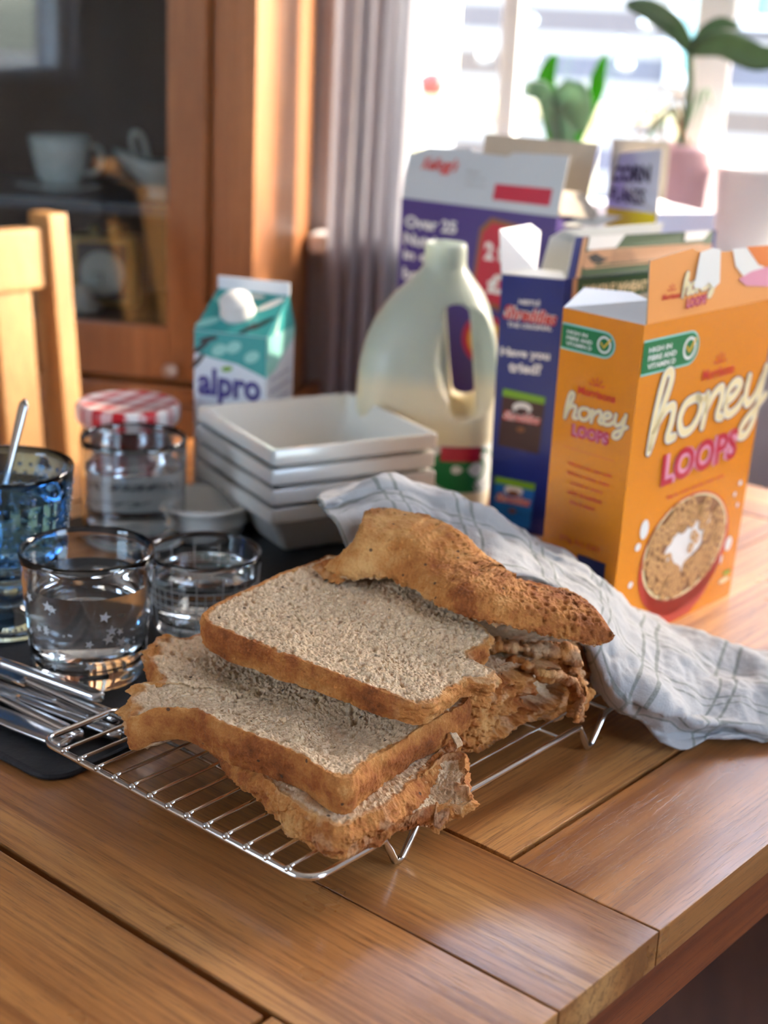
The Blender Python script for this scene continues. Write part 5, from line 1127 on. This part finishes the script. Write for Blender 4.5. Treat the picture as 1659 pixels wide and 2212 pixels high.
# hollows torn into the lump's near side
me = blk.data; n = len(me.vertices); P = np.zeros(n * 3, np.float32); me.vertices.foreach_get('co', P); P = P.reshape(-1, 3).astype(float); Wp = P + np.array(ORG[blk])
A_ = np.array(T(1, 0)); cr = np.zeros(n, np.float32); me.attributes['crust'].data.foreach_get('value', cr)
for (cx, ru_, rz_, dep, pale) in ((np.array((0.1011, 0.8108, 0.0500)), .020, .013, .012, 1.0), (np.array((0.0758, 0.8062, 0.0680)), .022, .006, .008, .3), (np.array((0.1140, 0.8179, 0.0700)), .018, .006, .008, .6), (np.array((0.0694, 0.7995, 0.0360)), .016, .008, .004, .0)):
    d = Wp - cx; bb = np.array(T(0, 1)); q = np.sqrt((d @ bb / ru_) ** 2 + (d[:, 2] / rz_) ** 2); near = (np.abs(d @ A_) < .05)
    q = q + .22 * fbm(Wp * 160, 3, 77); P -= A_ * (dep * (1 - sstep(.55, 1.0, q)) * near)[:, None]; P += A_ * (.0025 * np.exp(-((q - 1.08) / .14) ** 2) * near)[:, None]
    cr = np.minimum(cr, 1 - pale * (1 - sstep(.6, .95, q)) * near)
me.vertices.foreach_set('co', P.ravel().astype(np.float32)); me.attributes['crust'].data.foreach_set('value', cr.astype(np.float32)); me.update()
sheet('torn_crust_fold', [(0.0745, 0.8058, 0.0660), (0.0841, 0.8072, 0.0680), (0.0947, 0.7995, 0.0660), (0.1084, 0.7982, 0.0640), (0.1184, 0.7990, 0.0600), (0.1215, 0.7940, 0.0520), (0.1189, 0.7895, 0.0420)], [(0.0761, 0.8107, 0.0600), (0.0843, 0.8105, 0.0620), (0.0950, 0.8037, 0.0590), (0.1081, 0.8030, 0.0570), (0.1137, 0.8006, 0.0530), (0.1161, 0.7997, 0.0460), (0.1134, 0.7940, 0.0380)], tc, 200, 26, .0018, 61, .95, C_=[(0.0719, 0.7957, 0.0680), (0.0832, 0.7969, 0.0710), (0.0951, 0.7905, 0.0680), (0.1085, 0.7899, 0.0660), (0.1194, 0.7917, 0.0610), (0.1245, 0.7911, 0.0520), (0.1215, 0.7855, 0.0420)], thick=.002)
sheet('torn_crust_fold', [(0.1150, 0.8210, 0.0620), (0.1211, 0.8080, 0.0560), (0.1248, 0.8038, 0.0460), (0.1190, 0.7966, 0.0340)], [(0.1241, 0.8241, 0.0580), (0.1268, 0.8107, 0.0520), (0.1296, 0.8108, 0.0460), (0.1262, 0.8045, 0.0320)], tc, 120, 30, .003, 67, .85, fr=220)
sheet('torn_crust_strip', [(0.0424, 0.7374, 0.0520), (0.0450, 0.7380, 0.0510)], [(0.0459, 0.7311, 0.0460), (0.0493, 0.7348, 0.0460)], tc, 20, 24, .0006, 69, .2)
sheet('torn_crust_layer', [(0.0633, 0.8184, 0.0780), (0.0814, 0.8161, 0.0760), (0.1009, 0.8159, 0.0750), (0.1205, 0.8159, 0.0730)], [(0.0653, 0.8166, 0.0680), (0.0822, 0.8181, 0.0670), (0.1017, 0.8172, 0.0660), (0.1242, 0.8207, 0.0620)], tc, 160, 36, .0022, 71, .75, C_=[(0.0630, 0.7976, 0.0800), (0.0805, 0.7975, 0.0780), (0.0996, 0.7973, 0.0770), (0.1205, 0.8008, 0.0730)], thick=.003)
# dark smooth end of the loaf beside the towel
slab('bread_end_piece', 'smooth brown end of loaf in the shade on the rack beside the towel', 'bread', [TR(-.462, .752, .052), TR(-.446, .765, .052), TR(-.440, .785, .052), TR(-.447, .803, .051), TR(-.48, .812, .052), TR(-.53, .80, .052), TR(-.54, .765, .052), TR(-.50, .750, .052)], .028, seed=81, rag=.0004, na=500, nr=40, ns=30, rim=.5)

# upper slice: flat crumb, pointing left
slab('bread_slice', 'flat bread slice with open porous crumb, topmost slice, tucked under the long crust', 'bread slice',
    [(-0.1029, 0.8063, 0.0895), (-0.0958, 0.7890, 0.0885), (-0.0735, 0.7740, 0.0870), (-0.0533, 0.7596, 0.0855), (-0.0327, 0.7489, 0.0840), (-0.0127, 0.7371, 0.0820), (0.0007, 0.7304, 0.0800), (0.0200, 0.7204, 0.0775), (0.0299, 0.7215, 0.0775), (0.0416, 0.7376, 0.0780), (0.0514, 0.7507, 0.0800), (0.0611, 0.7515, 0.0810), (0.0671, 0.7587, 0.0820), (0.0590, 0.7631, 0.0830), (0.0516, 0.7755, 0.0840), (0.0627, 0.7883, 0.0860), (0.0639, 0.8029, 0.0875),
     (0.0503, 0.8240, 0.0900), (0.0224, 0.8555, 0.0935), (-0.0071, 0.8831, 0.0950), (-0.0314, 0.8961, 0.0960), (-0.0440, 0.8821, 0.0960), (-0.0643, 0.8601, 0.0950), (-0.0845, 0.8335, 0.0925)],
    .0145, seed=5, dome=.0005, dents=[(*(-0.0063, 0.8527, 0.0940), .02, .002)], torn=[(*(0.0590, 0.7628, 0.0820), .022, .75), (*(0.0604, 0.7970, 0.0860), .016, .5), (*(0.0225, 0.7183, 0.0770), .018, .35)], rag=.0006, nr=240, na=1200, pitk=1.35, bulge=.0012, skirt=[(*(-0.0935, 0.7926, 0.0900), .05, .25), (*(0.0426, 0.7346, 0.0800), .05, -.4)])

# long top crust
def heel():
    nu, nv = 620, 300; V = np.zeros((nu, nv, 3)); s = np.linspace(0, 1, nu)
    lo = resample(catmull(np.array([(-0.0429, 0.8683, 0.0980), (-0.0228, 0.8471, 0.0965), (0.0079, 0.8415, 0.0990), (0.0356, 0.8077, 0.0970), (0.0649, 0.7922, 0.0955), (0.0919, 0.7897, 0.0910), (0.1161, 0.7871, 0.0870), (0.1375, 0.7925, 0.0840)]), 12), nu)
    hi = resample(catmull(np.array([(-0.0432, 0.8719, 0.1010), (-0.0265, 0.8841, 0.1230), (0.0046, 0.8796, 0.1310), (0.0257, 0.8811, 0.1180), (0.0536, 0.8781, 0.1155), (0.0838, 0.8479, 0.1120), (0.1155, 0.8198, 0.1040), (0.1375, 0.7867, 0.1010)]), 12), nu)
    ang = np.linspace(0, 2 * PI, nv, endpoint=False)
    along = np.gradient(lo, axis=0); along /= np.linalg.norm(along, axis=1)[:, None]
    bkd = np.cross(along, (0, 0, 1)); bkd *= np.sign(bkd[:, 1:2]); bkd[:, 2] = 0; bkd /= np.linalg.norm(bkd, axis=1)[:, None]
    end = np.where(s < .5, np.sqrt(np.clip(1 - (2 * s - 1) ** 10, 0, 1)), np.sqrt(np.clip(1 - np.clip((s - .965) / .035, 0, 1) ** 3.0, 0, 1))); end = np.clip(end, .02, 1)
    for i in range(nu):
        h = (hi[i] - lo[i]); hv = np.array((0, 0, h[2])) * end[i] * .5; fwd = h * (1, 1, 0); dep = .030 * end[i] ** .7 + .0 ; 
        cen = lo[i] + np.array((0, 0, h[2])) * .5 + bkd[i] * dep
        x = np.cos(ang); y = np.sin(ang); ex = .72
        ex = np.where(y < 0, .34, .78); X = np.sign(x) * np.abs(x) ** ex; Y_ = np.sign(y) * np.abs(y) ** ex
        # lean: the front face slopes back towards the ridge
        V[i] = cen + bkd[i][None] * (X * dep)[:, None] + hv[None] * Y_[:, None] + bkd[i][None] * ((Y_ + 1) * .5 * (.010 if True else 0) * (X < .2))[:, None]
    gu = np.gradient(V, axis=0); gv = (np.roll(V, -1, 1) - np.roll(V, 1, 1)); N_ = np.cross(gu, gv); N_ /= np.linalg.norm(N_, axis=2)[..., None] + 1e-12
    cen = V.mean(1, keepdims=True); sg = np.sign(((V - cen) * N_).sum(2)); N_ *= np.where(sg == 0, 1, sg)[..., None]
    G_ = V.reshape(-1, 3); Nf = N_.reshape(-1, 3); ss = np.repeat(s, nv); aa = np.tile(ang, nu)
    bottom = sstep(-.55, -.85, np.sin(aa)); bottom = np.where(np.sin(aa) < -.62, 1.0, 0.0)
    pits = sstep(.45, .95, ss); D = crust_disp(G_, 91, 1.15, pits) + fbm(G_ * 28, 2, 95) * .0012; D = np.where(bottom > 0, crumb_disp(G_, 92, 1.6), D)
    D *= np.repeat(np.clip(end, 0, 1) ** 2, nv); D += (np.abs(np.sin(aa) + .6) < .2) * fbm(G_ * 260, 3, 97) * .0016
    G2 = G_ + Nf * D[:, None]
    idx = np.arange(nu * nv).reshape(nu, nv); F_ = np.stack([idx[:-1], np.roll(idx, -1, 1)[:-1], np.roll(idx, -1, 1)[1:], idx[1:]], -1)
    bm_ = (bottom.reshape(nu, nv)[0] > 0)
    t = thing('bread_crust', 'long domed end crust lying on top of all the bread, cratered at right', 'bread', tuple(G2.mean(0) * (1, 1, 0) + (0, 0, G2[:, 2].min())))
    tone = .5 + .5 * fbm(G_ * 40, 3, 99) + .35 * (1 - sstep(.2, .5, ss)) - .1 * pits
    for nm, sel in (('crust', ~bm_), ('crumb', bm_)):
        f = F_[:, sel].reshape(-1, 4); used, inv = np.unique(f, return_inverse=True)
        o = mesh(nm, G2[used], inv.reshape(-1, 4), m_bread, t, attrs={'crust': np.where(sel[np.arange(len(G2)) % nv][used], 1.0, 1.0) * (1.0 if nm == 'crust' else .25), 'tone': tone[used]})
        fix_normals(o)
    return t
hl = heel()
sheet('torn_crust_flap', [(-0.0428, 0.8645, 0.1000), (-0.0345, 0.8659, 0.1030), (-0.0259, 0.8648, 0.1060)], [(-0.0353, 0.8578, 0.0955), (-0.0268, 0.8486, 0.0945), (-0.0221, 0.8518, 0.0960)], hl, 70, 50, .0012, 103, .95)

# crumbs: one or two loose bits that lie on the bread
for i, (p_, r_, lb) in enumerate((((0.0693, 0.8059, 0.0895), .0022, 'tiny pale crumb of bread at the edge of the upper slice'), ((-0.0500, 0.7296, 0.0580), .0016, 'tiny pale crumb on the dented crumb of the broad slice'))):
    U = []; 
    for a in np.linspace(0, PI, 12):
        for b_ in np.linspace(0, 2 * PI, 16, endpoint=False): U.append((math.sin(a) * math.cos(b_), math.sin(a) * math.sin(b_), math.cos(a)))
    U = np.array(U); V = U * r_ * (1 + .5 * fbm(U * 2.2 + i, 2, i))[:, None] + np.array(p_) + (0, 0, r_ * .8)
    Fs = [(a * 16 + b_, a * 16 + (b_ + 1) % 16, (a + 1) * 16 + (b_ + 1) % 16, (a + 1) * 16 + b_) for a in range(11) for b_ in range(16)]
    o = mesh('bread_crumb', V, Fs, m_bread, None, attrs={'crust': np.full(len(V), .3), 'tone': np.full(len(V), .8)}); tag(o, lb, 'crumb')

# ------------------------------------------------------------------ tea towel
def towel():
    rows = [  # from the hidden back edge, over the ridge, to the near hem
     [(-0.0485, 1.1254, 0.0600), (-0.0124, 1.1885, 0.0500), (0.0295, 1.2275, 0.0400), (0.0674, 1.2028, 0.0350), (0.1043, 1.1555, 0.0300), (0.1411, 1.1131, 0.0220), (0.1737, 1.0583, 0.0160), (0.2064, 1.0148, 0.0100), (0.2440, 0.9940, 0.0060), (0.2866, 0.9737, 0.0040), (0.3227, 0.9602, 0.0040)],
     [(-0.0445, 0.9394, 0.1180), (-0.0167, 0.9701, 0.1240), (0.0218, 0.9841, 0.1200), (0.0545, 0.9803, 0.1120), (0.0868, 0.9660, 0.1000), (0.1206, 0.9558, 0.0850), (0.1572, 0.9514, 0.0620), (0.1946, 0.9510, 0.0400), (0.2376, 0.9625, 0.0220), (0.2827, 0.9616, 0.0120), (0.3185, 0.9480, 0.0100)],
     [(-0.0395, 0.9222, 0.1170), (-0.0097, 0.9424, 0.1240), (0.0215, 0.9445, 0.1210), (0.0528, 0.9358, 0.1140), (0.0839, 0.9248, 0.1030), (0.1171, 0.9230, 0.0890), (0.1503, 0.9151, 0.0690), (0.1815, 0.9040, 0.0480), (0.2186, 0.9099, 0.0280), (0.2601, 0.8981, 0.0220), (0.2997, 0.8938, 0.0160)],
     [(-0.0319, 0.9053, 0.1150), (-0.0045, 0.9203, 0.1210), (0.0214, 0.9110, 0.1190), (0.0514, 0.8958, 0.1130), (0.0797, 0.8869, 0.1050), (0.1107, 0.8911, 0.0930), (0.1377, 0.8794, 0.0760), (0.1646, 0.8569, 0.0550), (0.1962, 0.8576, 0.0340), (0.2434, 0.8762, 0.0180), (0.2886, 0.8730, 0.0120)],
     [(-0.0259, 0.8989, 0.1080), (0.0006, 0.9097, 0.1120), (0.0247, 0.8947, 0.1120), (0.0510, 0.8744, 0.1080), (0.0770, 0.8653, 0.1040), (0.1054, 0.8697, 0.0970), (0.1274, 0.8537, 0.0820), (0.1514, 0.8273, 0.0580), (0.1784, 0.8220, 0.0340), (0.2182, 0.8422, 0.0200), (0.2753, 0.8555, 0.0100)],
     [(-0.0193, 0.9011, 0.0900), (0.0075, 0.9044, 0.0950), (0.0286, 0.8941, 0.0950), (0.0520, 0.8787, 0.0940), (0.0756, 0.8618, 0.1000), (0.1040, 0.8676, 0.0940), (0.1222, 0.8465, 0.0760), (0.1424, 0.8212, 0.0480), (0.1692, 0.8248, 0.0180), (0.2111, 0.8430, 0.0070), (0.2688, 0.8505, 0.0050)],
     [(-0.0165, 0.9245, 0.0750), (0.0112, 0.9238, 0.0800), (0.0327, 0.9135, 0.0800), (0.0566, 0.8978, 0.0800), (0.0794, 0.8828, 0.0850), (0.1064, 0.8813, 0.0800), (0.1259, 0.8526, 0.0580), (0.1447, 0.8432, 0.0300), (0.1868, 0.8274, 0.0040), (0.2141, 0.8415, 0.0040), (0.2624, 0.8476, 0.0035)]]
    R_ = np.array(rows); nc = 260; nr_ = 200
    C1 = np.array([resample(catmull(r, 16), nc) for r in R_]); G3 = np.array([resample(catmull(C1[:, j], 16), nr_) for j in range(nc)])   # nc x nr x 3
    gu = np.gradient(G3, axis=0); gv = np.gradient(G3, axis=1); N_ = np.cross(gu, gv); N_ /= np.linalg.norm(N_, axis=2)[..., None] + 1e-12; N_ *= np.sign(N_[..., 2:3] + 1e-9)
    su = np.linspace(0, 1, nc)[:, None] * np.ones((1, nr_)); sv = np.linspace(0, 1, nr_)[None, :] * np.ones((nc, 1))
    D = .0060 * np.sin(sv * 17 - su * 12 + 1 + 1.2 * np.sin(su * 14)) * sstep(.6, .85, su) * sstep(.15, .4, sv) * (1 - sstep(.85, 1, sv) * .7) + .002 * np.sin(su * 34 + sv * 4) * sstep(0, .2, sv)
    P = G3.reshape(-1, 3); D = D.ravel() + fbm(P * 40, 3, 5) * .0036 + fbm(P * np.array((90, 40, 60.)), 3, 6) * .0014 + fbm(P * 300, 2, 8) * .0003
    # a low soft pleat along the hem
    hem = (sv > .972).ravel(); D = D + hem * .0012
    P = P + N_.reshape(-1, 3) * D[:, None]; P[:, 2] = np.maximum(P[:, 2], .0018)
    L = np.cumsum(np.r_[0, np.linalg.norm(np.diff(G3[:, 100], axis=0), axis=1)]); M_ = np.cumsum(np.r_[0, np.linalg.norm(np.diff(G3[120], axis=0), axis=1)])
    U = (L[:, None] * np.ones((1, nr_))).ravel(); Vv = (np.ones((nc, 1)) * M_[None, :]).ravel()
    idx = np.arange(nc * nr_).reshape(nc, nr_); F_ = np.stack([idx[:-1, :-1], idx[1:, :-1], idx[1:, 1:], idx[:-1, 1:]], -1).reshape(-1, 4)
    t = Mt('plaid_cotton'); uv = t.N('ShaderNodeTexCoord').outputs['UV']; sp = t.N('ShaderNodeSeparateXYZ', i_0=uv)
    def band(x, per, off, w): f = t.math('FRACT', t.math('ADD', t.math('DIVIDE', x, per), off)); return t.math('LESS_THAN', f, w)
    g = t.math('MAXIMUM', t.math('MAXIMUM', band(sp.outputs[0], .060, 0.0, .045), band(sp.outputs[0], .060, .2, .045)), t.math('MAXIMUM', band(sp.outputs[1], .052, .1, .045), band(sp.outputs[1], .052, .3, .045)))
    wv = t.N('ShaderNodeTexNoise', i_Vector=uv, i_Scale=900.0, i_Detail=2.0).outputs[0]
    c = t.mix(t.math('MULTIPLY', g, t.math('MULTIPLY_ADD', wv, .7, .2)), lin(206, 204, 202), lin(104, 112, 94))
    t.set(Base_Color=c, Roughness=.95, Normal=t.bump(t.math('ADD', wv, t.noise(uv, 260, 3)), .7, .0008), Sheen_Weight=.2)
    tl = t.N('ShaderNodeBsdfTranslucent'); t.l.new(c, tl.inputs[0]); mx = t.N('ShaderNodeMixShader'); mx.inputs[0].default_value = .25; t.l.new(t.b.outputs[0], mx.inputs[1]); t.l.new(tl.outputs[0], mx.inputs[2]); t.l.new(mx.outputs[0], t.out.inputs[0])
    o = mesh('tea_towel', P, F_, t.m, None, uv=np.c_[U, Vv]); s = o.modifiers.new('s', 'SOLIDIFY'); s.thickness = .0016; s.offset = 0
    tag(o, 'white checked cotton tea towel draped behind the bread and trailing onto the table', 'tea towel')
towel()
